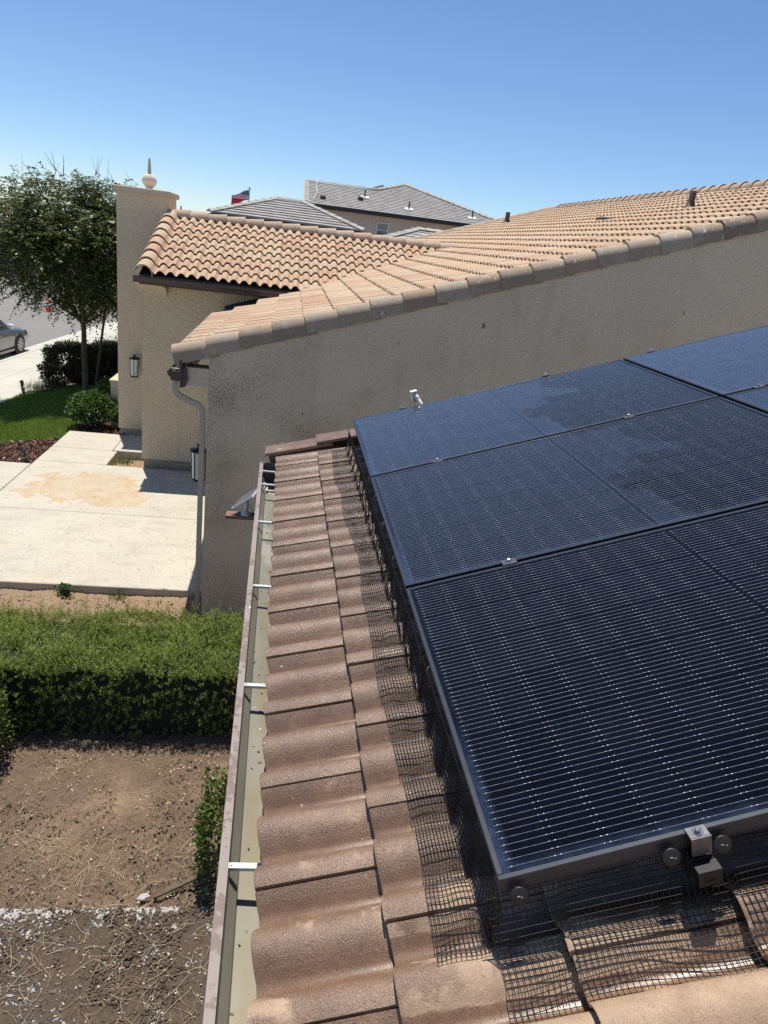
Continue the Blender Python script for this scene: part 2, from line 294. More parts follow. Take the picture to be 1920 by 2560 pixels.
def special():
    # gutter trough: tan-grey paint, water marks, dirt specks
    t = NT('gutter_inside'); p = t.pos(); xyz = t.sep(p)
    c = t.mix(t.mr(t.noise(t.mapv(p, (6, 1.2, 1)), 2.2, 4), 0.3, 0.7), (0.19, 0.184, 0.148), (0.26, 0.252, 0.205))
    k = t.math('MULTIPLY', t.mr(xyz[0], -0.475, -0.43), t.mr(t.noise(p, 7, 4), 0.35, 0.7))
    c = t.mix(t.math('MULTIPLY', k, 0.75), c, (0.24, 0.185, 0.085))
    c = t.mix(t.math('MULTIPLY', t.mr(t.noise(p, 5, 3), 0.5, 0.7), t.math('MULTIPLY', t.mr(xyz[1], 1.9, 2.4), 0.6)), c, (0.50, 0.50, 0.47))
    c = t.mix(t.math('MULTIPLY', t.math('GREATER_THAN', t.noise(t.mapv(p, (1.4, 0.8, 1)), 42, 2), 0.735), 0.85), c, (0.045, 0.035, 0.025))
    c = t.mix(t.math('MULTIPLY', t.math('GREATER_THAN', t.noise(t.mapv(p, (1, 1, 1), (4, 4, 4)), 36, 1), 0.775), 0.8), c, (0.75, 0.74, 0.70))
    M['gutter_inside'] = t.prin(c, 0.42, 0.15, t.bump(t.noise(p, 40, 2), 0.08, 0.002), 0.5)
    t = NT('gutter_lip'); p = t.pos()
    c = t.mix(t.ramp(t.math('ADD', t.math('MULTIPLY', t.noise(p, 9, 5, 0.6), 0.6), t.math('MULTIPLY', t.noise(p, 40, 3), 0.4)), [(0.46, 0), (0.50, 1)]), (0.215, 0.160, 0.138), (0.30, 0.255, 0.230))
    c = t.mix(t.math('GREATER_THAN', t.noise(t.mapv(p, (1, 0.5, 1), (1, 3, 2)), 26, 2), 0.775), c, (0.62, 0.60, 0.58))
    c = t.mix(t.math('GREATER_THAN', t.noise(t.mapv(p, (1, 0.5, 1), (7, 3, 2)), 30, 2), 0.74), c, (0.10, 0.075, 0.06))
    M['gutter_lip'] = t.prin(c, 0.55, 0, None, 0.4)
    # solar glass: clear pane with a dust film; a rinsed, still wet part has none
    t = NT('solar_glass'); p = t.obj(); xyz = t.sep(p)
    fr = t.n('Fresnel'); fr.inputs[0].default_value = 1.25
    film = t.noise(p, 2.0, 4, 0.55, 0.35)
    edge = t.math('ADD', t.math('MULTIPLY', xyz[0], -0.42), t.math('ADD', t.math('MULTIPLY', t.math('SUBTRACT', film, 0.5), 0.75), 0.62))
    wetk = t.ramp(edge, [(0.17, 0.0), (0.19, 1.0)])
    spots = t.mr(t.noise(p, 55, 3), 0.62, 0.75, 0, 0.010)
    rim = t.math('MAXIMUM', t.mr(xyz[0], 0.040, 0.018, 0, 0.10), t.mr(xyz[1], 0.04, 0.014, 0, 0.05))
    rim = t.math('MULTIPLY', rim, t.math('MULTIPLY', t.mr(xyz[1], 0.45, 0.05, 0.12, 1.0), t.mr(t.noise(p, 26, 4), 0.25, 0.7, 0.2, 1.2)))
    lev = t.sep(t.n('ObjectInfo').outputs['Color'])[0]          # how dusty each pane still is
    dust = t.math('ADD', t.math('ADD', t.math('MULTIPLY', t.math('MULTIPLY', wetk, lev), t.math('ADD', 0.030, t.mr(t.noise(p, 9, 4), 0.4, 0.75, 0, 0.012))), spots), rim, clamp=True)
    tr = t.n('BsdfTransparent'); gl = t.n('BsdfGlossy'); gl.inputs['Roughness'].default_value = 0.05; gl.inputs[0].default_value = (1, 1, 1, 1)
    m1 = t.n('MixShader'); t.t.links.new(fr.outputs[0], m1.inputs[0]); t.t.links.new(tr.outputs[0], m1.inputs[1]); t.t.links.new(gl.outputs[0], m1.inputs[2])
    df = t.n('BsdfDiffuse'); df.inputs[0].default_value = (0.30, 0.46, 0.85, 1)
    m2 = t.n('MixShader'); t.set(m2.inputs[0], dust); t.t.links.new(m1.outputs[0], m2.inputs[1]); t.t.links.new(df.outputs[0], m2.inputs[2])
    t.t.links.new(m2.outputs[0], t.out.inputs[0]); M['solar_glass'] = t.m
    t = NT('solar_cell'); r = t.rand(); p = t.pos()
    c = t.mix(r, (0.0012, 0.0016, 0.0036), (0.0030, 0.0038, 0.0080))
    M['solar_cell'] = t.prin(c, 0.6, 0, None, 0.0)
    t = NT('busbar'); p = t.obj()
    g = t.noise(t.mapv(p, (1, 1, 1)), 190, 2)
    M['busbar'] = t.prin(t.mix(t.mr(g, 0.40, 0.62), (0.50, 0.50, 0.52), (0.95, 0.95, 0.95)), 0.5, 0.0, None, 0.5)
    t = NT('frosted_glass'); p = t.obj(); M['frosted_glass'] = t.prin(t.mix(t.noise(p, 6, 2), (0.62, 0.63, 0.62), (0.72, 0.73, 0.72)), 0.35, 0, None, 0.5, Subsurface_Weight=0.1)
    t = NT('car_paint'); p = t.obj(); M['car_paint'] = t.prin(t.mix(t.noise(p, 300, 1), (0.085, 0.095, 0.108), (0.12, 0.132, 0.148)), 0.28, 0.55, None, 0.5, Coat_Weight=1.0, Coat_Roughness=0.03)
    t = NT('dark_glass'); M['dark_glass'] = t.prin((0.02, 0.028, 0.03), 0.04, 0, None, 1.0)
    t = NT('window_glass'); p = t.obj(); M['window_glass'] = t.prin(t.mix(t.noise(p, 1.5, 2), (0.07, 0.09, 0.10), (0.14, 0.17, 0.18)), 0.06, 0, None, 0.9)
    t = NT('flag_cloth'); uv = t.sep(t.obj())     # x 0..1.6 along the fly, z 0..0.85 up
    stripe = t.math('GREATER_THAN', t.math('MODULO', t.math('MULTIPLY', uv[2], 13 / 0.85), 2.0), 1.0)
    c = t.mix(stripe, (0.55, 0.03, 0.05), (0.72, 0.70, 0.70))
    canton = t.math('MULTIPLY', t.math('LESS_THAN', uv[0], 0.66), t.math('GREATER_THAN', uv[2], 0.39))
    st = t.voro(t.mapv(t.obj(), (9.5, 1, 13)), 1.0, 'Distance', 0.0)
    c = t.mix(canton, c, t.mix(t.math('LESS_THAN', st, 0.22), (0.03, 0.05, 0.17), (0.75, 0.75, 0.78)))
    M['flag_cloth'] = t.prin(c, 0.8)
special()

# ------------------------------------------------------------------ mesh helpers
def link(o, parent=None):
    COL.objects.link(o)
    if parent is not None: o.parent = parent
    return o
def tag(o, label=None, cat=None, group=None, kind=None):
    if label: o['label'] = label
    if cat: o['category'] = cat
    if group: o['group'] = group
    if kind: o['kind'] = kind
    return o
def empty(name, loc=(0, 0, 0), rz=0, **k):
    o = bpy.data.objects.new(name, None); o.location = loc; o.rotation_euler.z = rz; o.empty_display_size = 0.1
    link(o); return tag(o, **k)
class MB:
    def __init__(s): s.v = []; s.f = []; s.mi = []; s.sm = []
    def add(s, vs, fs, mi=0, smooth=False):
        b = len(s.v); s.v += [tuple(q) for q in vs]
        for q in fs: s.f.append(tuple(i + b for i in q)); s.mi.append(mi); s.sm.append(smooth)
        return s
    def box(s, x0, y0, z0, x1, y1, z1, mi=0, bev=0.0):
        if bev:
            b = min(bev, (x1 - x0) / 2.1, (y1 - y0) / 2.1, (z1 - z0) / 2.1)
            # chamfered top rim
            A = [(x0, y0, z0), (x1, y0, z0), (x1, y1, z0), (x0, y1, z0), (x0, y0, z1 - b), (x1, y0, z1 - b), (x1, y1, z1 - b), (x0, y1, z1 - b),
                 (x0 + b, y0 + b, z1), (x1 - b, y0 + b, z1), (x1 - b, y1 - b, z1), (x0 + b, y1 - b, z1)]
            F = [(3, 2, 1, 0), (8, 9, 10, 11)] + [(i, (i + 1) % 4, 4 + (i + 1) % 4, 4 + i) for i in range(4)] + [(4 + i, 4 + (i + 1) % 4, 8 + (i + 1) % 4, 8 + i) for i in range(4)]
            return s.add(A, F, mi)
        A = [(x, y, z) for z in (z0, z1) for x, y in ((x0, y0), (x1, y0), (x1, y1), (x0, y1))]
        return s.add(A, [(3, 2, 1, 0), (4, 5, 6, 7)] + [(i, (i + 1) % 4, 4 + (i + 1) % 4, 4 + i) for i in range(4)], mi)
    def obox(s, o, ax, ay, az, mi=0):
        o, ax, ay, az = map(Vector, (o, ax, ay, az))
        A = [o + c * az + q for c in (0, 1) for q in (Vector((0, 0, 0)), ax, ax + ay, ay)]
        return s.add(A, [(3, 2, 1, 0), (4, 5, 6, 7)] + [(i, (i + 1) % 4, 4 + (i + 1) % 4, 4 + i) for i in range(4)], mi)
    def tube(s, pts, rad, n=8, mi=0, caps=True, smooth=True):
        pts = [Vector(p) for p in pts]; rad = rad if isinstance(rad, (list, tuple)) else [rad] * len(pts)
        rings = []; up = Vector((0.13, 0.21, 0.97))
        for i, p in enumerate(pts):
            d = (pts[min(i + 1, len(pts) - 1)] - pts[max(i - 1, 0)]).normalized()
            a = d.cross(up)
            if a.length < 0.05: a = d.cross(Vector((1, 0, 0)))
            a.normalize(); b = d.cross(a).normalized()
            rings.append([p + (a * math.cos(t) + b * math.sin(t)) * rad[i] for t in (2 * math.pi * k / n for k in range(n))])
        vs = [q for r in rings for q in r]; fs = []
        for i in range(len(pts) - 1):
            for k in range(n): fs.append((i * n + k, i * n + (k + 1) % n, (i + 1) * n + (k + 1) % n, (i + 1) * n + k))
        s.add(vs, fs, mi, smooth)
        if caps:
            s.add(rings[0], [tuple(reversed(range(n)))], mi); s.add(rings[-1], [tuple(range(n))], mi)
        return s
    def lathe(s, prof, o=(0, 0, 0), n=16, mi=0, a0=0, a1=2 * math.pi, smooth=True):
        full = abs(a1 - a0 - 2 * math.pi) < 1e-6; m = n if full else n + 1; vs = []; fs = []
        for r, z in prof:
            for k in range(m):
                t = a0 + (a1 - a0) * k / n; vs.append((o[0] + r * math.cos(t), o[1] + r * math.sin(t), o[2] + z))
        for i in range(len(prof) - 1):
            for k in range(n):
                k2 = (k + 1) % m; fs.append((i * m + k, i * m + k2, (i + 1) * m + k2, (i + 1) * m + k))
        return s.add(vs, fs, mi, smooth)
    def loft(s, rings, closed=True, mi=0, smooth=False, caps=False):
        m = len(rings[0]); vs = [q for r in rings for q in r]; fs = []
        for i in range(len(rings) - 1):
            for k in range(m if closed else m - 1):
                k2 = (k + 1) % m; fs.append((i * m + k, i * m + k2, (i + 1) * m + k2, (i + 1) * m + k))
        s.add(vs, fs, mi, smooth)
        if caps: s.add(rings[0], [tuple(reversed(range(m)))], mi); s.add(rings[-1], [tuple(range(m))], mi)
        return s
    def mesh(s, name, mats):
        me = bpy.data.meshes.new(name); me.from_pydata(s.v, [], s.f)
        for q in (mats if isinstance(mats, (list, tuple)) else [mats]): me.materials.append(M[q])
        me.polygons.foreach_set('material_index', s.mi); me.polygons.foreach_set('use_smooth', s.sm); me.update(); return me
    def build(s, name, mats, parent=None, **k):
        return tag(link(bpy.data.objects.new(name, s.mesh(name, mats)), parent), **k)
def inst(name, me, parent, mtx=None):
    o = bpy.data.objects.new(name, me); COL.objects.link(o); o.parent = parent
    if mtx is not None: o.matrix_local = mtx
    return o
def npmesh(name, V, F, mats, tr=None, smooth=False):
    """V (n,3) array, F (m,k) array of one polygon size; tr = per-vertex random value"""
    me = bpy.data.meshes.new(name); V = np.asarray(V, np.float32); F = np.asarray(F, np.int32); m, k = F.shape
    me.vertices.add(len(V)); me.vertices.foreach_set('co', V.ravel())
    me.loops.add(m * k); me.loops.foreach_set('vertex_index', F.ravel())
    me.polygons.add(m); me.polygons.foreach_set('loop_start', np.arange(0, m * k, k, dtype=np.int32)); me.polygons.foreach_set('loop_total', np.full(m, k, np.int32))
    if smooth: me.polygons.foreach_set('use_smooth', np.ones(m, bool))
    for q in (mats if isinstance(mats, (list, tuple)) else [mats]): me.materials.append(M[q])
    me.update(calc_edges=True)
    if tr is not None:
        a = me.attributes.new('tr', 'FLOAT', 'POINT'); a.data.foreach_set('value', np.asarray(tr, np.float32))
    return me
def unit(a): return a / (np.linalg.norm(a, axis=-1, keepdims=True) + 1e-9)
def leaf_arrays(P, D, L, Wd, fold=0.25, roll=None):
    """diamond leaves at P along D; returns V,F,tr"""
    n = len(P); D = unit(D); up = RNG.normal(size=(n, 3)) if roll is None else roll
    S = unit(np.cross(D, up)); Nn = np.cross(S, D)
    L = np.broadcast_to(np.asarray(L, float), (n,))[:, None]; Wd = np.broadcast_to(np.asarray(Wd, float), (n,))[:, None]
    mid = P + D * L * 0.45
    V = np.stack([P, mid + S * Wd * 0.5 + Nn * Wd * fold, P + D * L, mid - S * Wd * 0.5 + Nn * Wd * fold], 1).reshape(-1, 3)
    F = np.arange(4 * n).reshape(n, 4); return V, F, np.repeat(RNG.random(n), 4)
def blade_arrays(P, D, L, Wd):
    n = len(P); D = unit(D); S = unit(np.cross(D, RNG.normal(size=(n, 3))))
    L = np.broadcast_to(np.asarray(L, float), (n,))[:, None]; Wd = np.broadcast_to(np.asarray(Wd, float), (n,))[:, None]
    V = np.stack([P - S * Wd * .5, P + S * Wd * .5, P + D * L], 1).reshape(-1, 3)
    return V, np.arange(3 * n).reshape(n, 3), np.repeat(RNG.random(n), 3)
def foliage(name, arr, mat, parent, **k):
    V, F, tr = arr; return tag(link(bpy.data.objects.new(name, npmesh(name, V, F, mat, tr)), parent), **k)
def smooth_noise(xy, scale, seed=0):
    """cheap value noise"""
    r = np.random.default_rng(seed).random((64, 64)); q = np.asarray(xy) * scale; i = np.floor(q).astype(int); f = q - i; f = f * f * (3 - 2 * f)
    g = lambda a, b: r[a % 64, b % 64]
    x0, y0 = i[..., 0], i[..., 1]; fx, fy = f[..., 0], f[..., 1]
    return (g(x0, y0) * (1 - fx) + g(x0 + 1, y0) * fx) * (1 - fy) + (g(x0, y0 + 1) * (1 - fx) + g(x0 + 1, y0 + 1) * fx) * fy

# ------------------------------------------------------------------ the ground
def struct(o): o['kind'] = 'structure'; return o
struct(MB().add([(-900, -900, -0.90), (900, -900, -0.90), (900, 900, -0.90), (-900, 900, -0.90)], [(0, 1, 2, 3)]).build('ground', 'dry_ground'))
CD = Vector((0.081, 1, 0))                                  # direction of the street per metre of y
def cx_(y): return -9.44 + 0.081 * (y - 26.04)              # edge between asphalt and concrete gutter
ys = [-30, 5, 15, 25, 35, 60, 140]
def strip(name, off0, off1, z0, z1, mat, seg=ys):
    vs = []; fs = []
    for y in seg: vs += [(cx_(y) + off0, y, z0), (cx_(y) + off1, y, z1)]
    for i in range(len(seg) - 1): fs.append((2 * i, 2 * i + 1, 2 * i + 3, 2 * i + 2))
    return MB().add(vs, fs).build(name, mat)
struct(strip('street', -14.5, 0.06, -0.84, -0.85, 'asphalt'))
# kerb: gutter pan + low rounded kerb, one run
prof = [(0.02, -0.846), (0.42, -0.862), (0.50, -0.80), (0.55, -0.755), (0.62, -0.735), (0.74, -0.73), (0.74, -0.9)]
struct(MB().loft([[(cx_(y) + a, y, z) for a, z in prof] for y in ys], closed=False).build('kerb', 'concrete_walk'))
walk = struct(strip('sidewalk', 0.742, 3.4, -0.745, -0.56, 'concrete_walk'))
y = 9.0
while y < 44:
    for a, b in ((0.755, 1.98), (1.99, 3.34)):
        q = 1.62 if a < 1 else 2.2
        za, zb = (-0.732 + (a - .742) * .072, -0.732 + (b - .742) * .072)
        vs = [(cx_(yy) + c, yy, z + dz) for dz in (-0.02, 0.0) for c, yy, z in ((a, y + .006, za), (b, y + .006, zb), (b, y + 2.394, zb), (a, y + 2.394, za))]
        MB().add(vs, [(4, 5, 6, 7), (0, 1, 5, 4), (1, 2, 6, 5), (2, 3, 7, 6), (3, 0, 4, 7)]).build('slab', 'concrete_walk', walk)
    y += 2.4
# the raised house lot
def lot_z(x):
    if x > -4.4: return -0.06
    if x > -6.6: return -0.06 - 0.44 * (-4.4 - x) / 2.2
    return -0.50 - 0.10 * (-6.6 - x) / 2.2
gx = np.concatenate([np.linspace(-7.6, -4.2, 18), [-3, -2, -1, 0, 10, 40]])
gy = np.array([-12, 0, 6, 10, 11, 12, 13, 14, 15, 16, 17, 18, 20, 24, 60])
def lot_pt(x, yy):
    e = cx_(yy) + 3.36; q = max(x, e); return (q, yy, min(lot_z(q) - 0.05, -0.57 + (q - e) * 0.3))
vs = [lot_pt(x, yy) for yy in gy for x in gx]; nx = len(gx)
struct(MB().add(vs, [(j * nx + i, j * nx + i + 1, (j + 1) * nx + i + 1, (j + 1) * nx + i) for j in range(len(gy) - 1) for i in range(nx - 1)]).build('terrain', 'soil'))

def height_sheet(name, x0, x1, y0, y1, step, fn, mat):
    xs = np.arange(x0, x1 + 1e-6, step); yv = np.arange(y0, y1 + 1e-6, step); X, Y = np.meshgrid(xs, yv)
    XY = np.stack([X, Y], -1); Z = fn(X, Y, XY); V = np.stack([X, Y, Z], -1).reshape(-1, 3); nx, ny = len(xs), len(yv)
    I = np.arange(nx * ny).reshape(ny, nx); F = np.stack([I[:-1, :-1], I[:-1, 1:], I[1:, 1:], I[1:, :-1]], -1).reshape(-1, 4)
    return struct(link(bpy.data.objects.new(name, npmesh(name, V, F, mat, None, True))))
def soil_h(X, Y, XY):
    return -0.055 + 0.035 * (smooth_noise(XY, 2.2, 1) - .5) + 0.022 * (smooth_noise(XY, 9, 2) - .5) + 0.020 * (smooth_noise(XY, 28, 3) - .5) + RNG.normal(size=X.shape) * 0.0042
height_sheet('garden_soil', -5.5, -0.05, 2.40, 6.56, 0.022, soil_h, 'soil')
def slab_h(X, Y, XY):
    base = np.where(Y > 2.425, -0.03, 0.0)
    return base + 0.006 * (smooth_noise(XY, 14, 5) - .5) + 0.012 * np.clip(smooth_noise(XY, 30, 6) - .45, 0, 1) + RNG.normal(size=X.shape) * 0.0030
height_sheet('patio', -4.2, -0.05, -3.0, 2.44, 0.024, slab_h, 'dirty_slab')
MB().box(-4.2, -3, -0.12, -0.05, 2.428, -0.015).build('slab', 'concrete', bpy.data.objects['patio'])
# concrete path in slabs, joints between
path = struct(MB().box(-9.0, 6.54, -0.12, -1.16, 10.6, -0.05).build('path', 'concrete'))
for x0, y0, x1, y1, z in ((-4.296, 6.52, -1.16, 8.668, .03), (-4.296, 8.68, -1.16, 10.81, .03), (-4.296, 10.822, -3.21, 11.62, .03), (-4.296, 11.632, -3.30, 12.70, .03),
                          (-3.29, 11.66, -2.66, 12.74, .033), (-6.6, 6.52, -4.308, 8.668, .028), (-6.6, 8.68, -4.308, 10.62, .028)):
    MB().box(x0, y0, -0.13, x1, y1, z, bev=0.008).build('slab', 'concrete', path)
# lawn ground and mulch bed lie on the lot
def patch(name, poly, mat, dz):
    # fan over a polygon subdivided in x so that it follows the slope
    return struct(MB().add([(x, yy, lot_z(x) + dz) for x, yy in poly], [tuple(range(len(poly)))]).build(name, mat))
def lawn_x(y): return max(cx_(y) + 2.66, -7.3)
def grid_patch(name, x0, x1, y0, y1, mat, dz, n=14):
    vs = []; fs = []
    for j in range(n + 1):
        yy = y0 + (y1 - y0) * j / n
        for i in range(n + 1):
            x = x0 + (x1 - x0) * i / n; vs.append((x, yy, lot_z(x) + dz))
    for j in range(n):
        for i in range(n): a = j * (n + 1) + i; fs.append((a, a + 1, a + n + 2, a + n + 1))
    return struct(MB().add(vs, fs).build(name, mat))
grid_patch('lawn', -6.75, -4.0, 12.36, 18.0, 'turf', 0.004)
grid_patch('mulch_bed', -7.0, -4.30, 10.58, 12.4, 'mulch_floor', 0.0)
grid_patch('mulch_bed', -4.32, -3.2, 12.66, 14.4, 'mulch_floor', 0.012)
# ------------------------------------------------------------------ roof tiles
def roll_h(u):
    u = u % 1.0
    return 0.0 if u < 0.18 else 0.054 * math.sin(math.pi * (u - 0.18) / 0.82) ** 0.80
def tile_builder(w=TW, length=0.40, n=21, drop=0.013, lift=0.030):
    m = MB(); rows = []
    ex = [0.0, 0.005, length]
    for x in ex:
        r = []
        for i in range(n):
            q = i / (n - 1); z = roll_h(0.40 + q * 2.0) + 0.0055 * (1 - q) + lift - lift * x / TE - (0.003 if x == 0 else 0)
            r.append((x, q * (w - 0.003) + 0.0015, z))
        rows.append(r)
    m.loft(rows, closed=False, smooth=True)
    fr = rows[0]; lo = [(0.002, a[1], a[2] - drop + 0.003) for a in fr]; m.loft([lo, fr], closed=False)
    near = [r[0] for r in rows]; m.loft([[(a[0], a[1] + 0.001, a[2] - 0.016) for a in near][::-1], near[::-1]], closed=False)
    far = [r[-1] for r in rows]; m.loft([[(a[0], a[1], a[2] - 0.016) for a in far], far], closed=False)
    return m
def slope_matrix(o, sx, alpha, kind):
    """local x up the slope, z out of the roof"""
    if kind == 'X': X, N = Vector((math.cos(alpha), 0, math.sin(alpha))), Vector((-math.sin(alpha), 0, math.cos(alpha)))
    else: X, N = Vector((0, math.cos(alpha), math.sin(alpha))), Vector((0, -math.sin(alpha), math.cos(alpha)))
    Y = N.cross(X); m = Matrix(((X.x, Y.x, N.x, o[0]), (X.y, Y.y, N.y, o[1]), (X.z, Y.z, N.z, o[2]), (0, 0, 0, 1))); return m
def jitter(amp=1.0):
    return Matrix.Translation((random.uniform(-.003, .003) * amp, random.uniform(-.0012, .0012), random.uniform(-.0012, .0018))) @ Matrix.Rotation(random.uniform(-.004, .004) * amp, 4, 'Z')
AL = R_(18.20)

# ------------------------------------------------------------------ near house (the roof we look along)
houseA = empty('near_house', (2.5, 0, 0), label='house whose brown wet tile roof fills the foreground under the solar panels', cat='house')
def localA(o): o.location = Vector(o.location) - Vector((2.5, 0, 0)); return o
def partA(mb, name, mats, parent=None, **k):
    o = mb.build(name, mats, parent or houseA, **k)
    if parent is None: o.location = (-2.5, 0, 0)
    return o
partA(MB().box(0.0, -7, -0.1, 8, 3.42, 2.42), 'wall', 'stucco')
# frame of the roof: origin on the panel-top plane at s=0,y=0 (world z 2.85); tiles lie 0.2 below
SHEAR = -0.0105
def A_pt(s, y, d, sh=True): return Vector((s * math.cos(AL) - d * math.sin(AL) + (SHEAR * y if sh else 0), y, 2.85 + s * math.sin(AL) + d * math.cos(AL)))
DB = -0.216
roofA = partA(MB().add([A_pt(-.47, -3, DB - .012), A_pt(6, -3, DB - .012), A_pt(6, 3.62, DB - .012), A_pt(-.47, 3.62, DB - .012)], [(0, 1, 2, 3)])
              .add([A_pt(-.47, -3, DB - .012), A_pt(-.47, 3.62, DB - .012), A_pt(-.47, 3.62, DB - .16), A_pt(-.47, -3, DB - .16)], [(0, 1, 2, 3)], 1)
              .add([A_pt(-.47, 3.62, DB - .012), A_pt(6, 3.62, DB - .012), A_pt(6, 3.62, DB - .22), A_pt(-.47, 3.62, DB - .22)], [(0, 1, 2, 3)], 1)
              .add([A_pt(-.47, -3, DB - .16), A_pt(-.47, 3.62, DB - .16), (0.02, 3.62, 2.40), (0.02, -3, 2.40)], [(0, 1, 2, 3)], 1), 'roof', ['underlay', 'fascia'])
tileA = tile_builder().mesh('tile', 'tile_wet')
rot_sh = Matrix.Rotation(-math.atan(SHEAR), 4, 'Z')
for r in range(15):
    s0 = -0.484 if r == 0 else -0.222 + (r - 1) * TE
    off = 0.0 if r % 2 == 0 else 0.149
    for c in range(-8, 12):
        y0 = 0.242 + off + c * TW
        if y0 > 3.45 or y0 < -1.9: continue
        if y0 + TW > 3.66: continue
        p = A_pt(s0, y0, DB) - Vector((2.5, 0, 0))
        inst('tile', tileA, roofA, Matrix.Translation((2.5, 0, 0)) @ slope_matrix(p, 0, AL, 'X') @ rot_sh @ jitter())
# rake tiles on the far edge: flat tops with a turned-down side
def rake_flat():
    m = MB(); L = 0.43; a = [(-0.12, 0.010), (-0.118, 0.026), (0.05, 0.030), (0.066, 0.022), (0.070, -0.10), (0.058, -0.10), (0.052, 0.010)]
    m.loft([[(x, q[0], q[1] + 0.026 * (1 - x / L)) for q in a] for x in (0.0, 0.012, L)], closed=True, caps=True); return m.mesh('rake_tile', 'tile_wet')
rk = rake_flat()
for r in range(12):
    p = A_pt(-0.545 + r * 0.33, 3.625, DB + 0.045) - Vector((2.5, 0, 0))
    inst('rake_tile', rk, roofA, Matrix.Translation((2.5, 0, 0)) @ slope_matrix(p, 0, AL, 'X') @ jitter(2))
# gutter: K profile, follows the eave
def gx_(y): return -0.500 - 0.0140 * y                      # x of the outer lip
gp_in = [(0.022, 2.472), (0.020, 2.462), (0.026, 2.43), (0.045, 2.405), (0.048, 2.372), (0.15, 2.366), (0.152, 2.50)]
gp_out = [(0.022, 2.472), (0.0, 2.476), (-0.001, 2.462), (0.002, 2.425), (0.022, 2.40), (0.034, 2.372), (0.036, 2.355), (0.158, 2.352), (0.158, 2.50), (0.152, 2.50)]
YG = [-3.0, 0.0, 1.2, 2.4, 3.30]
gut = partA(MB().loft([[(gx_(y) + a, y, z) for a, z in gp_in] for y in YG], closed=False), 'gutter', 'gutter_inside')
MB().loft([[(gx_(y) + a, y, z) for a, z in gp_out] for y in [-3.0, 0, 1.2, 2.4, 3.62]], closed=False).build('lip', 'gutter_lip', gut)
# the far end of the trough drops to an outlet: dark sleeve, end plate, rim
MB().loft([[(gx_(y) + a, y, z) for a, z in [(0.022, 2.472), (0.028, 2.38), (0.03, 2.24), (0.152, 2.24), (0.152, 2.5)]] for y in (3.302, 3.615)], closed=False) \
    .add([(gx_(3.302) + a, 3.302, z) for a, z in ((.045, 2.37), (.15, 2.366), (.15, 2.24), (.03, 2.24))], [(0, 1, 2, 3)]).build('outlet_box', 'black_metal', gut)
MB().box(gx_(3.62), 3.615, 2.23, gx_(3.62) + .16, 3.623, 2.478).build('end_cap', 'gutter_lip', gut)
MB().box(gx_(3.36) + .055, 3.335, 2.372, gx_(3.36) + .15, 3.345, 2.385).box(gx_(3.36) + .05, 3.335, 2.36, gx_(3.36) + .06, 3.40, 2.385).build('outlet_rim', 'strap_white', gut)
for y in (0.40, 1.14, 1.87, 2.61, 3.22, 3.48):
    w2 = 0.016; z = 2.463; m = MB()
    m.obox((gx_(y) + .012, y - w2 / 2, z), (0.142, -0.004, 0.0), (0, w2, 0), (0, 0, 0.0035))
    m.obox((gx_(y) + .012, y - w2 / 2, z - .006), (0.142, -.004, 0), (0, 0.0025, 0), (0, 0, 0.006)); m.obox((gx_(y) + .012, y + w2 / 2 - .0025, z - .006), (0.142, -.004, 0), (0, 0.0025, 0), (0, 0, 0.006))
    m.lathe([(0.004, 0), (0.004, 0.003), (0, 0.0035)], (gx_(y) + 0.028, y, z + .0035), 8); m.lathe([(0.004, 0), (0.004, 0.003), (0, 0.0035)], (gx_(y) + 0.09, y - .002, z + .0035), 8)
    m.build('hanger_strap', 'strap_white', gut)
# leaf litter in the trough
m = MB()
for k in range(46):
    y = random.uniform(-.1, 3.2); x = gx_(y) + random.uniform(.055, .13); L = random.choice((.006, .008, .012, .03)); a = random.uniform(0, 6.28)
    m.tube([(x, y, 2.372), (x + L * math.cos(a), y + L * math.sin(a), 2.3745)], random.uniform(.0008, .0028), 4)
m.build('leaf_litter', 'twig_dark', gut, kind='stuff')

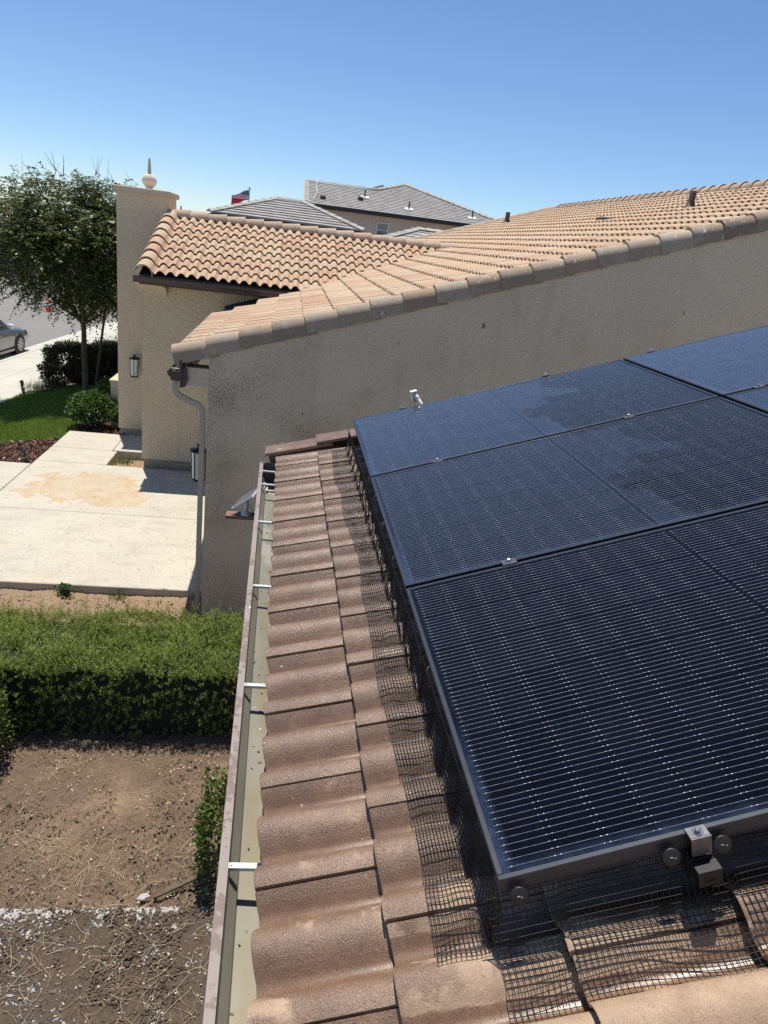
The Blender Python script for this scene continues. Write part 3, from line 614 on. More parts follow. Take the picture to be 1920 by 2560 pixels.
# ------------------------------------------------------------------ solar panels
PW, PL, PG = 1.134, 1.722, 0.02
def P_frame(s, y): return slope_matrix(A_pt(s, y, 0, False), 0, R_(18.133), 'X')
def panel_meshes():
    fw, fd = 0.011, 0.035; f = MB()
    for (x0, y0, x1, y1) in ((0, 0, PL, fw), (0, PW - fw, PL, PW), (0, fw + .0003, fw, PW - fw - .0003), (PL - fw, fw + .0003, PL, PW - fw - .0003)):
        f.box(x0, y0, -fd, x1, y1, 0.0, bev=0.0012)
    fr = f.mesh('frame', 'panel_frame')
    gl = MB().add([(fw, fw, -.0012), (PL - fw, fw, -.0012), (PL - fw, PW - fw, -.0012), (fw, PW - fw, -.0012)], [(0, 1, 2, 3)]).mesh('glass', 'solar_glass')
    bs = MB().box(fw, fw, -.0075, PL - fw, PW - fw, -.0055).mesh('backsheet', 'backsheet')
    cw, ch = 0.0890, 0.1800
    ce = MB().box(0, 0, 0, cw, ch, 0.0006).mesh('cell', 'solar_cell')
    xs = [0.026 + i * (cw + .0033) + (0.012 if i >= 9 else 0) for i in range(18)]; yv = [0.0165 + j * (ch + .0037) for j in range(6)]
    bw = MB()
    for j in range(6):
        for k in range(11):
            y = yv[j] + ch * (k + .5) / 11
            for h in (0, 1):
                x0, x1 = xs[9 * h] - .004, xs[9 * h + 8] + cw + .004
                n = 0.00026
                bw.add([(x0, y - n, -.0038), (x1, y - n, -.0038), (x1, y, -.0034), (x0, y, -.0034), (x1, y + n, -.0038), (x0, y + n, -.0038)], [(0, 1, 2, 3), (3, 2, 4, 5)])
            for i in range(18):
                for x in (xs[i] + .004, xs[i] + cw - .004):
                    bw.box(x - .0013, y - .0006, -.0038, x + .0013, y + .0006, -.0032)
    return fr, gl, bs, ce, xs, yv, bw.mesh('busbar_wires', 'busbar')
fr, gl, bs, ce, cxs, cys, bwm = panel_meshes()
plabels = {(0, 0): 'nearest solar panel with front corner, clamp bracket and mesh below its edge', (0, 1): 'middle solar panel of the left column, half rinsed with a wet outline',
           (0, 2): 'far solar panel of the left column, its back edge towards the stucco wall', (1, 2): 'bright blue solar panel at the right, against the stucco wall',
           (1, 1): 'solar panel at the right image edge of which only a corner shows'}
for (i, j), lab in plabels.items():
    root = empty('solar_module', label=lab, cat='solar panel', group='solar panels on the near roof')
    root.matrix_world = P_frame(i * (PL + PG), j * (PW + PG))
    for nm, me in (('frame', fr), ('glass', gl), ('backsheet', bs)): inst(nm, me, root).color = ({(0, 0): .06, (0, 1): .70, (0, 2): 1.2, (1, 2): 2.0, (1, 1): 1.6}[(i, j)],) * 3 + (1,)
    for x in cxs:
        for y in cys: inst('cell', ce, root, Matrix.Translation((x, y, -.0052)))
    inst('busbar_wires', bwm, root)['kind'] = 'stuff'
    # printed label strip on one frame edge
# mounting rails under the panels
for k, s in enumerate((0.36, 1.25, 1.92)):
    o = MB().box(s - .02, -.10 if k else -.02, -.095, s + .02, 3.6, -.041).build('mounting_rail', 'rail_black')
    o.matrix_world = P_frame(0, 0)
    tag(o, ['black mounting rail under the panels at the front bracket', 'black mounting rail hidden below the middle of the left panels', 'black mounting rail hidden below the right panels'][k], 'rail', 'rails under the solar panels')
def mid_clamp(s, y, lab, end=False):
    root = empty('panel_clamp', label=lab, cat='clamp', group='panel clamps'); root.matrix_world = P_frame(s, y)
    MB().box(-.024, -.016, .001, .024, .016, .005, bev=.001).box(-.024, -.0165, -.004, .024, -.0125, .001).build('plate', 'clamp_steel', root)
    MB().lathe([(0.0085, .005), (0.0085, .008), (0.0065, .008), (0.0065, .015), (0.004, .016), (0, .016)], n=6, smooth=False).lathe([(.010, .005), (.010, .0062), (0, .0062)]).build('bolt', 'bolt_steel', root)
for s, y, l in ((0.346, PW + PG / 2, 'steel panel clamp with bolt in the nearest gap between panels'), (0.326, 2 * PW + 1.5 * PG, 'steel panel clamp in the far gap, left one near the mesh'),
                (1.265, 2 * PW + 1.5 * PG, 'steel panel clamp in the far gap, left of where four panels meet'), (1.915, 2 * PW + 1.5 * PG, 'steel panel clamp in the far gap near the right image edge'),
                (0.318, 3 * PW + 2 * PG + .006, 'small panel clamp on the back edge beside the grey junction box'), (1.240, 3 * PW + 2 * PG + .006, 'small panel clamp on the back edge above the far left panel'),
                (1.923, 3 * PW + 2 * PG + .006, 'small panel clamp on the back edge of the bright blue panel')): mid_clamp(s, y, l)
root = empty('end_clamp', label='grey end clamp bracket with bolt gripping the front edge of the nearest panel', cat='clamp'); root.matrix_world = P_frame(0.362, 0) @ Matrix.Scale(0.82, 4)
MB().box(-.0225, -.020, .0005, .0225, .010, .0035, bev=.001).box(-.0225, -.0235, -.046, .0225, -.0205, .0035).build('plate', 'clamp_steel', root)
MB().lathe([(.0105, .0035), (.0105, .005), (.0075, .005), (.0075, .012), (.0045, .0135), (0, .0135)], (0, -.007, 0), 6, smooth=False).lathe([(.0115, .0035), (.0115, .0047), (0, .0047)], (0, -.007, 0)).build('bolt', 'bolt_steel', root)
MB().box(-.026, -.056, -.062, .026, -.028, -.058).box(-.026, -.056, -.10, .026, -.0525, -.0622).box(-.026, -.052, -.1, -.0225, -.02, -.0622).box(.0225, -.052, -.1, .026, -.02, -.0622).box(-.013, -.0575, -.088, .013, -.0562, -.085).build('rail_end', 'rail_black', root)
for s, l in ((0.029, 'round mesh clip at the front corner of the nearest panel'), (0.308, 'round mesh clip on the left of the end clamp bracket'), (0.402, 'round mesh clip on the right of the end clamp bracket')):
    root = empty('mesh_clip', label=l, cat='clip', group='mesh clips along the panel front'); root.matrix_world = P_frame(s, -.016) @ Matrix.Translation((0, 0, -.030)) @ Matrix.Rotation(R_(68), 4, 'X')
    MB().lathe([(0, .002), (.014, .0015), (.017, 0), (.017, -.0008), (0, -.0008)], n=22).build('disc', 'clip_disc', root)
    MB().tube([(.001, 0, .001), (.002, .002, .010), (.0035, .004, .012)], .0010, 6).tube([(.001, 0, .001), (-.004, .002, .004)], .0011, 5).build('pin', 'pin_steel', root)
# little wire clips up the left edge
for y, l in ((0.70, 'nearest wire clip on the left panel edge'), (1.42, 'wire clip on the left edge of the middle panel, near end'), (1.75, 'wire clip on the left edge of the middle panel, mid length'), (2.07, 'wire clip on the left edge of the middle panel, far end'), (2.33, 'farthest wire clip, at the gap between far and middle panel')):
    o = MB().tube([(-.004, 0, -.012), (-.010, .001, -.022), (-.010, .002, -.042), (-.003, .003, -.044)], .0012, 5).build('wire_clip', 'pin_steel'); o.matrix_world = P_frame(0, y); tag(o, l, 'clip', 'wire clips on the left panel edge')
# junction box behind the far panel
jb = empty('junction_box', A_pt(0.455, 3.56, 0.018), label='grey conduit elbow box with white lid behind the far panel', cat='junction box'); jb.rotation_euler = (0, -AL, R_(12))
jb.scale = (.72, .72, .72)
MB().box(-.026, -.018, -.045, .026, .018, .045, bev=.006).build('body', 'galv', jb); MB().box(-.030, -.026, .046, .030, .024, .051, bev=.003).build('lid', 'white_plastic', jb)
MB().tube([(.012, -.018, .008), (.014, -.034, -.006)], [.019, .019], 12).tube([(.014, -.034, -.006), (.016, -.045, -.016)], [.022, .022], 12).build('fitting', 'galv', jb)
MB().tube([(.016, -.045, -.016), (.022, -.085, -.055), (.024, -.10, -.075)], .0155, 12).build('conduit', 'white_plastic', jb)

# ------------------------------------------------------------------ black wire mesh against pests
def roof_top(s, y):
    # crest-and-pan height of the tiles under a point
    u = ((y - 0.242) / TW) * 2.0 + 0.40
    return DB + 0.006 + roll_h(u) + 0.026 * (1 - ((s + .222) / TE) % 1.0)
def net():
    V = []; F = []
    def wire(pts, r=.00098):
        n0 = len(V); pts = [Vector(p) for p in pts]
        for i, p in enumerate(pts):
            d = (pts[min(i + 1, len(pts) - 1)] - pts[max(i - 1, 0)]).normalized(); a = d.cross(Vector((.3, .5, .8))).normalized(); b = d.cross(a)
            for t in (0, 2.094, 4.189): V.append(tuple(p + (a * math.cos(t) + b * math.sin(t)) * r))
        for i in range(len(pts) - 1):
            for k in range(3): F.append((n0 + 3 * i + k, n0 + 3 * i + (k + 1) % 3, n0 + 3 * i + 3 + (k + 1) % 3, n0 + 3 * i + 3 + k))
    step = 0.0112
    def wob(a, b, sd): return float(smooth_noise(np.array([[a, b]]), 1.0, sd)[0]) - .5
    # left skirt
    ny = int(3.36 / step); nw = 20; grid = []
    for j in range(ny + 1):
        y = -0.02 + j * step; row = []
        out = 1.0 + 0.25 * wob(y * 3.1, 1, 11)
        for i in range(nw + 1):
            q = i / nw; wv = 0.016 * wob(y * 4.0, q * 2, 12)
            if q < 0.42:
                t = q / 0.42; s = -0.004 - 0.040 * t ** 1.4 * out + wv * t; d = -0.030 - (0.030 + roof_top(-.045, y)) * -1 * 0 + (roof_top(-.045, y) + .006 + 0.030) * t
            else:
                t = (q - .42) / .58; s = -0.044 * out - 0.088 * t * out + wv; d = max(roof_top(s, y), -0.172 + .010 * wob(y * 9, q * 3, 13)) + .004 + 0.012 * abs(wob(y * 6, q * 4, 14)) * t
            row.append(A_pt(s, y + .006 * wob(y * 7, q * 5, 15), d))
        grid.append(row)
    for j, row in enumerate(grid): wire(row if j % 2 else row[:-1] + [row[-1] + (row[-1] - row[-2]) * .3])
    for i in range(nw + 1): wire([g[i] for g in grid])
    # front skirt
    ns = int(2.5 / step); grid = []
    for j in range(ns + 1):
        s = -0.03 + j * step; row = []
        out = 1 + .3 * wob(s * 5, 3, 16)
        for i in range(nw - 2 + 1):
            q = i / (nw - 2); wv = .012 * wob(s * 6, q * 3, 17)
            if q < .5:
                t = q / .5; y = -.004 - .040 * t ** 1.3 + wv * t; d = -.034 + (roof_top(s, -.045) + .005 + .034) * t
            else:
                t = (q - .5) / .5; y = -.044 - .082 * t * out + wv; d = max(roof_top(s, y), -.168 + .012 * wob(s * 9, q * 3, 18)) + .004 + .006 * wob(s * 7, q * 3, 19) * t
            row.append(A_pt(s + .005 * wob(s * 8, q * 5, 20), y, d))
        grid.append(row)
    for row in grid: wire(row + [row[-1] + (row[-1] - row[-2]) * .6])
    for i in range(nw - 2 + 1): wire([g[i] for g in grid])
    me = npmesh('wire_mesh', V, F, 'wire_black'); return link(bpy.data.objects.new('wire_mesh', me))
tag(net(), 'black wire mesh skirt draped from the panel edges onto the tiles', 'wire mesh')

# ------------------------------------------------------------------ small solar lamp on the gutter
sl = empty('solar_lamp', (-0.60, 3.10, 2.30), label='small solar lamp on a wooden board screwed beside the gutter', cat='lamp')
def SLp(px, z, y=0): return (px + 0.60, y, z - 2.30)
MB().box(-.115, -.035, -.012, .06, .045, .008, bev=.002).build('board', 'board_wood', sl)
MB().lathe([(.030, .008), (.030, .016), (.014, .022), (.011, .07), (.012, .085), (.009, .092), (0, .092)], (0, 0, 0), 12).build('stand', 'galv', sl)
MB().tube([(0, 0, .088), (.004, .003, .108)], .010, 8).build('hinge', 'black_metal', sl)
pv = MB(); a = Vector((-.085, -.02, .050)); ax = Vector((.112, 0, .082)); ay = Vector((.045, .10, .034)); nz = ax.cross(ay).normalized()
pv.obox(a, ax, ay, nz * -.012); pvo = pv.build('panel_back', 'white_plastic', sl)
MB().obox(a + ax * .05 + ay * .05 + nz * .0012, ax * .9, ay * .9, nz * .0012).build('panel_face', 'screen_cloth', pvo)
MB().tube([(.012, .012, .07), (.03, .0, .045), (.045, -.01, .02), (.05, -.02, .008)], .002, 5).build('cable', 'black_metal', sl)
# ------------------------------------------------------------------ neighbouring house: gable wing B, cross wing D, entry tower
HB = empty('stucco_house', (3, 12, 0), label='beige stucco house with peach tile roofs, entry tower and downspout behind the panels', cat='house')
OFF = Matrix.Translation((-3, -12, 0))
def partB(mb, name, mats, parent=None, **k):
    o = mb.build(name, mats, parent or HB, **k)
    if parent is None: o.location = (-3, -12, 0)
    return o
AB = R_(18.43); TB = math.tan(AB)
EX, EZ = -1.46, 2.665                                       # eave edge of roof B (pan level)
def zB(x): return EZ + (x - EX) * TB
DX0, DY0, DZ0 = -2.58, 10.42, 3.10                          # eave edge of roof D
def zD(y): return DZ0 + (y - DY0) * TB
RBX, RBY1 = 6.85, 20.3; YW = 6.08; RDY = 12.95
# walls
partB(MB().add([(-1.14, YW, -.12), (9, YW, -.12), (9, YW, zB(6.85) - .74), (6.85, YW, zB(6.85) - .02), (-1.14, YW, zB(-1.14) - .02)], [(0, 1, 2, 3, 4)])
      .add([(-1.14, YW, -.12), (-1.14, YW, zB(-1.14) - .1), (-1.14, 10.87, zB(-1.14) - .1), (-1.14, 10.87, -.12)], [(0, 1, 2, 3)], 1), 'gable_wall', ['stucco_dirty_lifted', 'stucco'])
partB(MB().box(-1.36, YW + .003, 2.43, -1.141, YW + .22, 2.60), 'eave_return', 'stucco')
partB(MB().box(-2.655, 10.87, 0.17, 3.0, 11.1, 3.06).box(-2.655, 11.1, .17, -2.45, 12.9, 3.06), 'front_wall', 'stucco')
partB(MB().box(-2.63, 10.90, -.1, 3.0, 11.1, 0.169).box(-2.63, 11.1, -.1, -2.45, 12.9, .169), 'footing', 'footing')
# corbel under the gutter: quarter-round bottom
cp = [(10.872, 2.74)] + [(10.872 - .30 * (1 - math.cos(t)), 2.74 + .20 * math.sin(t)) for t in (R_(x) for x in range(10, 91, 16))] + [(10.50, 2.99), (10.50, 3.045), (10.872, 3.045)]
partB(MB().loft([[(x, a, z) for a, z in cp] for x in (-2.70, -2.29)], closed=True, caps=True), 'corbel', 'cream_trim')
# tower with cap and finial
tw = partB(MB().box(-3.43, 12.75, 0.15, -2.60, 13.78, 4.245), 'tower', 'stucco')
MB().box(-3.40, 12.78, -.1, -2.63, 13.75, .149).build('footing', 'footing', tw)
MB().box(-3.475, 12.70, 4.246, -2.555, 13.83, 4.335, bev=.012).build('cap', 'cream_trim', tw)
fo = (-2.985, 13.26, 4.335)
MB().lathe([(.075, 0), (.072, .018), (.052, .028), (.060, .035)] + [(.125 * math.sin(t), .028 + .118 - .118 * math.cos(t)) for t in (R_(a) for a in range(32, 180, 12))] + [(0.001, .263)], fo, 24).build('finial_ball', 'finial_white', tw)
sb = [(.036, .20), (.030, .32), (.019, .47), (.011, .505), (.0, .51)]
MB().lathe(sb, fo, 4, smooth=False, a0=R_(20), a1=R_(380)).build('finial_spike', 'spike_stone', tw)
partB(MB().box(-3.72, 13.42, -.1, -3.431, 14.7, .86).box(-3.74, 13.40, .861, -3.431, 14.72, .90), 'low_wall', 'stucco')
partB(MB().box(-3.70, 13.44, -.12, -3.431, 14.6, .10), 'footing', 'footing')
# roof decks (underlay), fascias
roofB = partB(MB().add([(EX + .03, 6.1, zB(EX + .03) - .012), (RBX, 6.1, zB(RBX) - .012), (RBX, RBY1, zB(RBX) - .012), (EX + .03, RBY1, zB(EX + .03) - .012)], [(0, 1, 2, 3)])
              .add([(RBX, 6.1, zB(RBX) - .012), (RBX, RBY1, zB(RBX) - .012), (13, RBY1, zB(RBX) - 6.15 * TB), (13, 6.1, zB(RBX) - 6.15 * TB)], [(0, 1, 2, 3)], 1)
              .box(EX + .05, 6.05, 2.48, EX + .075, 10.85, EZ + .0, 2), 'roof', ['underlay', 'tile_peach', 'dark_trim'])
roofD = partB(MB().add([(-2.62, DY0 + .03, zD(DY0 + .03) - .012), (3.2, DY0 + .03, zD(DY0 + .03) - .012), (3.2, RDY, zD(RDY) - .012), (-2.62, RDY, zD(RDY) - .012)], [(0, 1, 2, 3)])
              .add([(-2.62, RDY, zD(RDY) - .012), (3.2, RDY, zD(RDY) - .012), (3.2, 15.5, zD(RDY) - .012 - (15.5 - RDY) * TB), (-2.62, 15.5, zD(RDY) - .012 - (15.5 - RDY) * TB)], [(0, 1, 2, 3)], 1)
              .box(-2.62, DY0 + .05, 2.96, 0.1, DY0 + .075, DZ0 - .0, 2).box(-2.62, DY0 + .08, 3.045, .1, 10.88, 3.065, 2), 'roof', ['underlay', 'tile_peach', 'dark_trim'])
tileM = tile_builder().mesh('tile', 'tile_peach')
tileD = tile_builder(length=0.42).mesh('tile', 'tile_peach')
# B tiles: the 300 nearest as pieces, the rest as one part
cand = []
for r in range(28):
    s0 = r * TE; x0 = EX + s0 * math.cos(AB)
    for c in range(48):
        y0 = 6.20 + c * TW + (0.15 if r % 2 else 0.0) - 0.10
        if y0 < 6.14 or y0 + TW > RBY1 + .1: continue
        xm, ym = x0 + .16, y0 + .15
        if x0 + .3 > RBX + .05: continue
        if xm < 0.02 and y0 + TW > 10.86: continue
        if ym < RDY and zB(xm) < zD(ym) - .12: continue
        if ym >= RDY and zB(xm) < zD(RDY) - (ym - RDY) * TB - .12: continue
        if ym > 14.2 and xm < 1.0: continue
        cand.append((( xm - CAM.x) ** 2 + (ym - CAM.y) ** 2, x0, y0))
cand.sort()
def mtxB(x0, y0): return slope_matrix((x0, y0, zB(x0)), 0, AB, 'X') @ jitter(1.2)
for _, x0, y0 in cand[:298]: inst('tile', tileM, roofB, mtxB(x0, y0))
def merge(me, mats, mtxs, name):
    nv = len(me.vertices); co = np.empty(nv * 3, np.float32); me.vertices.foreach_get('co', co); co = np.c_[co.reshape(-1, 3), np.ones(nv)]
    fs = [tuple(p.vertices) for p in me.polygons]; assert all(len(q) == 4 for q in fs); fa = np.array(fs)
    V = np.concatenate([(co @ np.array(m).T)[:, :3] for m in mtxs]); F = np.concatenate([fa + i * nv for i in range(len(mtxs))])
    tr = np.repeat(RNG.random(len(mtxs)), nv); return npmesh(name, V, F, mats, tr, False)
far = merge(tileM, 'tile_peach', [mtxB(x, y) for _, x, y in cand[298:]], 'tiles_beyond')
tag(link(bpy.data.objects.new('tiles_beyond', far), roofB), kind='stuff')
# D tiles
for r in range(8):
    s0 = r * 0.326; y0 = DY0 + s0 * math.cos(AB)
    for c in range(18):
        x1 = -2.44 + (c + 1) * TW + (0.0 if r % 2 else 0.0)
        xm, ym = x1 - .15, y0 + .16
        if zD(ym) < zB(xm) - .13: continue
        inst('tile', tileD, roofD, slope_matrix((x1, y0, zD(y0)), 0, AB, 'Y') @ jitter(1.2))
# barrel pieces: rake tiles and ridge tiles
def barrel(L, r0, r1, a0, a1, th=.016, n=12, skirt=0.0):
    """half barrel along local x; big end at x=0; angle 0 = +y, 90 = up"""
    m = MB(); rings = []; inn = []
    for x, r in ((0, r0 - .002), (.006, r0), (L, r1)):
        ring = [(x, r * math.cos(t), r * math.sin(t)) for t in (R_(a0 + (a1 - a0) * k / n) for k in range(n + 1))]
        if skirt: ring.append((x, ring[-1][1], ring[-1][2] - skirt))
        rings.append(ring)
    m.loft(rings, closed=False, smooth=True)
    ring = [(0, (r0 - th) * math.cos(t), (r0 - th) * math.sin(t)) for t in (R_(a0 + (a1 - a0) * k / n) for k in range(n + 1))]
    if skirt: ring.append((0, ring[-1][1], ring[-1][2] - skirt))
    m.loft([ring, rings[0]], closed=False)
    if skirt: m.loft([[(x, q[-1][1], q[-1][2]) for x, q in ((0, rings[0]), (L, rings[2]))], [(x, q[-1][1] + th, q[-1][2]) for x, q in ((0, rings[0]), (L, rings[2]))]], closed=False)
    return m
rakeB = barrel(0.40, 0.104, 0.090, 20, 180, th=.02, skirt=0.070).mesh('rake_tile', 'tile_grey_brown')
for r in range(26):
    s0 = r * TE + (0.0 if r else -.01); x0 = EX + s0 * math.cos(AB)
    inst('rake_tile', rakeB, roofB, slope_matrix((x0, 6.155, zB(x0) + .030 + random.uniform(-.003, .003)), 0, AB, 'X') @ Matrix.Rotation(random.uniform(-.012, .012), 4, 'Z') @ Matrix.Rotation(R_(2.8), 4, 'Y'))
ridge = barrel(0.39, 0.118, 0.100, 0, 180).mesh('ridge_tile', 'tile_ridge')
for k in range(44):                                          # ridge of B runs along y; big end towards the camera
    yy = 6.1 + k * 0.325
    o = inst('ridge_tile', ridge, roofB, Matrix.Translation((RBX, yy, zB(RBX) + .025)) @ Matrix.Rotation(R_(90), 4, 'Z') @ Matrix.Rotation(R_(3.0), 4, 'Y'))
for k in range(17):                                          # ridge of D runs along x
    xx = -2.60 + k * 0.318
    if zB(xx) > zD(RDY) + .1: break
    inst('ridge_tile', ridge, roofD, Matrix.Translation((xx + .36, RDY, zD(RDY) + .028)) @ Matrix.Rotation(R_(180), 4, 'Z') @ Matrix.Rotation(R_(3.0), 4, 'Y'))
rakeD = barrel(0.42, 0.132, 0.118, 0, 180, n=14, skirt=.06).mesh('rake_tile', 'tile_peach')
for r in range(8):
    y0 = DY0 - .03 + r * 0.326 * math.cos(AB)
    inst('rake_tile', rakeD, roofD, slope_matrix((-2.555, y0, zD(y0) + .028), 0, AB, 'Y') @ Matrix.Rotation(R_(4.2), 4, 'Y') @ jitter(2))
far_rk = barrel(0.40, 0.11, 0.098, 0, 160).mesh('rake_tile', 'tile_ridge')
for r in range(12, 27):
    x0 = EX + r * TE * math.cos(AB); inst('rake_tile', far_rk, roofB, slope_matrix((x0, RBY1 - .05, zB(x0) + .02), 0, AB, 'X'))
# flashing in the valley, gutters
m = MB()
for a, b in (((-.05, 10.50), (2.6, 13.12)),): m.tube([(a[0], a[1], zB(a[0]) + .012), (b[0], b[1], zB(b[0]) + .012)], .03, 4)
m.add([(-1.42, 10.862, zB(-1.42) + .06), (-.05, 10.862, zB(-.05) + .075), (-.05, 10.862, zB(-.05) + .0), (-1.42, 10.862, zB(-1.42) - .0)], [(0, 1, 2, 3)])
m.build('valley_flashing', 'rail_black', roofB)
kp = [(0.0, .085), (.0, .075), (.006, .05), (.03, .03), (.035, 0), (.12, 0), (.12, .085), (.114, .085), (.114, .006), (.04, .006), (.034, .034), (.01, .054), (.006, .08)]
gb = partB(MB().loft([[(-1.52 + a, yy, 2.47 + z) for a, z in kp] for yy in (6.05, 10.84)], closed=True), 'gutter', 'dark_trim')
for yy in (6.048, 10.841): MB().add([(-1.52 + a, yy, 2.47 + z) for a, z in kp[:7]], [tuple(range(7))]).build('end_cap', 'dark_trim', gb)
for yy in (6.25, 7.4, 8.6, 9.8): MB().box(-1.515, yy, 2.545, -1.41, yy + .02, 2.549).build('hanger_strap', 'strap_white', gb)
MB().add([(-1.405, 6.06, 2.57), (-1.405, 6.062, 2.40), (-1.35, 6.062, 2.42), (-1.33, 6.062, 2.5), (-1.34, 6.06, 2.6)], [(0, 1, 2, 3, 4)]).box(-1.405, 6.063, 2.44, -1.38, 10.8, 2.62).build('fascia', 'dark_trim', gb)
gd = partB(MB().loft([[(xx, DY0 - .11 + a, 2.99 + z) for a, z in kp] for xx in (-2.68, -0.42)], closed=True), 'gutter', 'dark_trim')
for xx in (-2.682, -.418): MB().add([(xx, DY0 - .11 + a, 2.99 + z) for a, z in kp[:7]], [tuple(range(7))]).build('end_cap', 'dark_trim', gd)
# downspout: rectangular pipe with ribbed elbows
def sweep_rect(pts, wx, wy, ribs=()):
    pts = [Vector(p) for p in pts]; rings = []
    for i, p in enumerate(pts):
        d = (pts[min(i + 1, len(pts) - 1)] - pts[max(i - 1, 0)]).normalized(); yv = Vector((0, 1, 0)); a = d.cross(yv).normalized()
        g = 1.08 if i in ribs else 1.0
        rings.append([p + a * wx / 2 * sx * g + yv * wy / 2 * sy * g for sx, sy in ((-1, -1), (1, -1), (1, 1), (-1, 1))])
    return MB().loft(rings, closed=True, caps=True)
pts = [(-1.452, 6.12, 2.475), (-1.452, 6.12, 2.40)]; rib = []
def arc(c, r, t0, t1, n):
    for k in range(n + 1):
        t = R_(t0 + (t1 - t0) * k / n); pts.append((c[0] + r * math.cos(t), 6.12, c[1] + r * math.sin(t)))
        if k % 2: rib.append(len(pts) - 1)
arc((-1.352, 2.395), .10, 180, 248, 14)
arc((-1.290, 2.155), .10, 68, 0, 14)
pts += [(-1.19, 6.12, 1.9), (-1.19, 6.12, 1.0), (-1.19, 6.12, .02)]
partB(sweep_rect(pts, .047, .064, rib), 'downspout', 'downspout')
# lantern builder
def lantern(loc, rz, lab, h=.37):
    root = empty('wall_lantern', loc, rz, label=lab, cat='lantern', group='wall lanterns'); r0, r1, k = .082, .070, h / .37
    MB().lathe([(r1 * .92, .022), (r0 * .92, .325 * k)], n=20).build('shade', 'frosted_glass', root)
    MB().lathe([(0, 0), (r1, 0), (r1, .020), (r1 - .012, .022)], n=20).build('base', 'black_metal', root)
    MB().lathe([(r0 + .012, .322 * k), (r0 + .014, .338 * k), (.03, .352 * k), (.018, .356 * k), (.018, .385 * k), (.028, .388 * k), (.028, .398 * k), (0, .40 * k)], n=20).build('cap', 'black_metal', root)
    for a in range(0, 360, 60):
        c, s = math.cos(R_(a)), math.sin(R_(a)); MB().tube([(c * r1 * .95, s * r1 * .95, .01), (c * r0 * .95, s * r0 * .95, .33 * k)], .006, 5).build('frame_bar', 'black_metal', root)
    MB().box(.0, -.012, .26 * k, .17, .012, .285 * k).box(.135, -.05, .16 * k, .15, .05, .33 * k).build('bracket', 'black_metal', root)
    return root
lantern((-1.275, 6.66, 1.295), 0, 'black wall lantern with frosted glass beside the downspout')
lantern((-3.115, 12.61, 1.16), R_(90), 'black wall lantern with frosted glass on the entry tower')
# roof pipes and vent
def pipe(x, y, h, r, lab):
    root = empty('vent_pipe', (x, y, zB(x) + .03), label=lab, cat='vent pipe', group='brown vent pipes on the peach roof')
    MB().lathe([(r * 1.02, -.12), (r, h - .01), (r * .86, h), (r * .8, h - .05), (0, h - .06)], n=14).build('pipe', 'vent_brown', root)
    MB().lathe([(r * 2.3, .012), (r * 1.5, .05), (r * 1.05, .11)], n=14).obox((-.22, -.18, -.045), (.44, 0, .146), (0, .36, 0), (-.002, 0, .006)).build('flashing', 'vent_brown', root)
pipe(5.05, 9.55, .25, .046, 'taller brown vent pipe near the right of the peach roof ridge'); pipe(4.75, 17.9, .28, .056, 'brown vent pipe at the far left edge of the peach roof')
rv = empty('roof_vent', (4.40, 10.9, zB(4.4) + .05), label='small low brown vent among the peach roof tiles', cat='roof vent')
MB().box(-.10, -.13, 0, .12, .13, .05, bev=.02).build('hood', 'vent_brown', rv); MB().obox((-.16, -.17, -.055), (.34, 0, .113), (0, .34, 0), (-.002, 0, .008)).build('flashing', 'vent_brown', rv)
# displaced tile piece lying on the rake (dark lump) 
# ------------------------------------------------------------------ hedge and shrubs
def scatter_box(n, x0, x1, y0, y1, z0, z1, faces):
    """points on the faces of a box: faces = list of (axis,side,weight)"""
    out = []; nr = []
    for (ax, sd, wt) in faces:
        k = int(n * wt); q = RNG.random((k, 3)) * np.array([x1 - x0, y1 - y0, z1 - z0]) + np.array([x0, y0, z0])
        q[:, ax] = (x0, y0, z0)[ax] if sd < 0 else (x1, y1, z1)[ax]; e = np.zeros((k, 3)); e[:, ax] = sd; out.append(q); nr.append(e)
    return np.concatenate(out), np.concatenate(nr)
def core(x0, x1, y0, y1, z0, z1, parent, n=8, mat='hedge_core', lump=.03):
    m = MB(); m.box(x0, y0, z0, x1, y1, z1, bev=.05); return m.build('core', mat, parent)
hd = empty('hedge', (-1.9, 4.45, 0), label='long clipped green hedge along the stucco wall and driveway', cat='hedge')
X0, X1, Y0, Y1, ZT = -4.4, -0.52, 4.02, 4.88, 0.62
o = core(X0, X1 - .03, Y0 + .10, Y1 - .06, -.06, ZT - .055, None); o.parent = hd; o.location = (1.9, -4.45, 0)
# clumps of sprigs, each a stem with needles
def sprigs(P, Nrm, k, up=.6, L=(.022, .034), W=.0045, H=.07):
    n = len(P); D = unit(Nrm * .8 + np.array([0, 0, up]) + RNG.normal(size=(n, 3)) * .28)
    h = RNG.uniform(.5, 1.25, n) * H; t = np.tile(np.linspace(0.05, 1, k), n); B = np.repeat(P, k, 0); DD = np.repeat(D, k, 0)
    q = B + DD * (t * np.repeat(h, k))[:, None]; side = RNG.normal(size=(n * k, 3)); side -= DD * (side * DD).sum(1, keepdims=True)
    nd = unit(side) * .8 + DD * .75
    V, F, tr = leaf_arrays(q, nd, RNG.uniform(*L, n * k), W, 0.1); tr = np.repeat(np.repeat(RNG.random(n), k) * .55 + np.tile(np.linspace(0, .3, k), n) + RNG.random(n * k) * .15, 4); return V, F, tr
P, Nn = scatter_box(9500, X0, X1, Y0, Y1, -.03, ZT - .05, [(2, 1, .70), (1, -1, .11), (0, 1, .06), (1, 1, .06)])
topm = Nn[:, 2] > .5
lump = (smooth_noise(P[:, :2], 5.0, 31) - .5) * .09 + (smooth_noise(P[:, :2], 1.3, 32) - .5) * .08
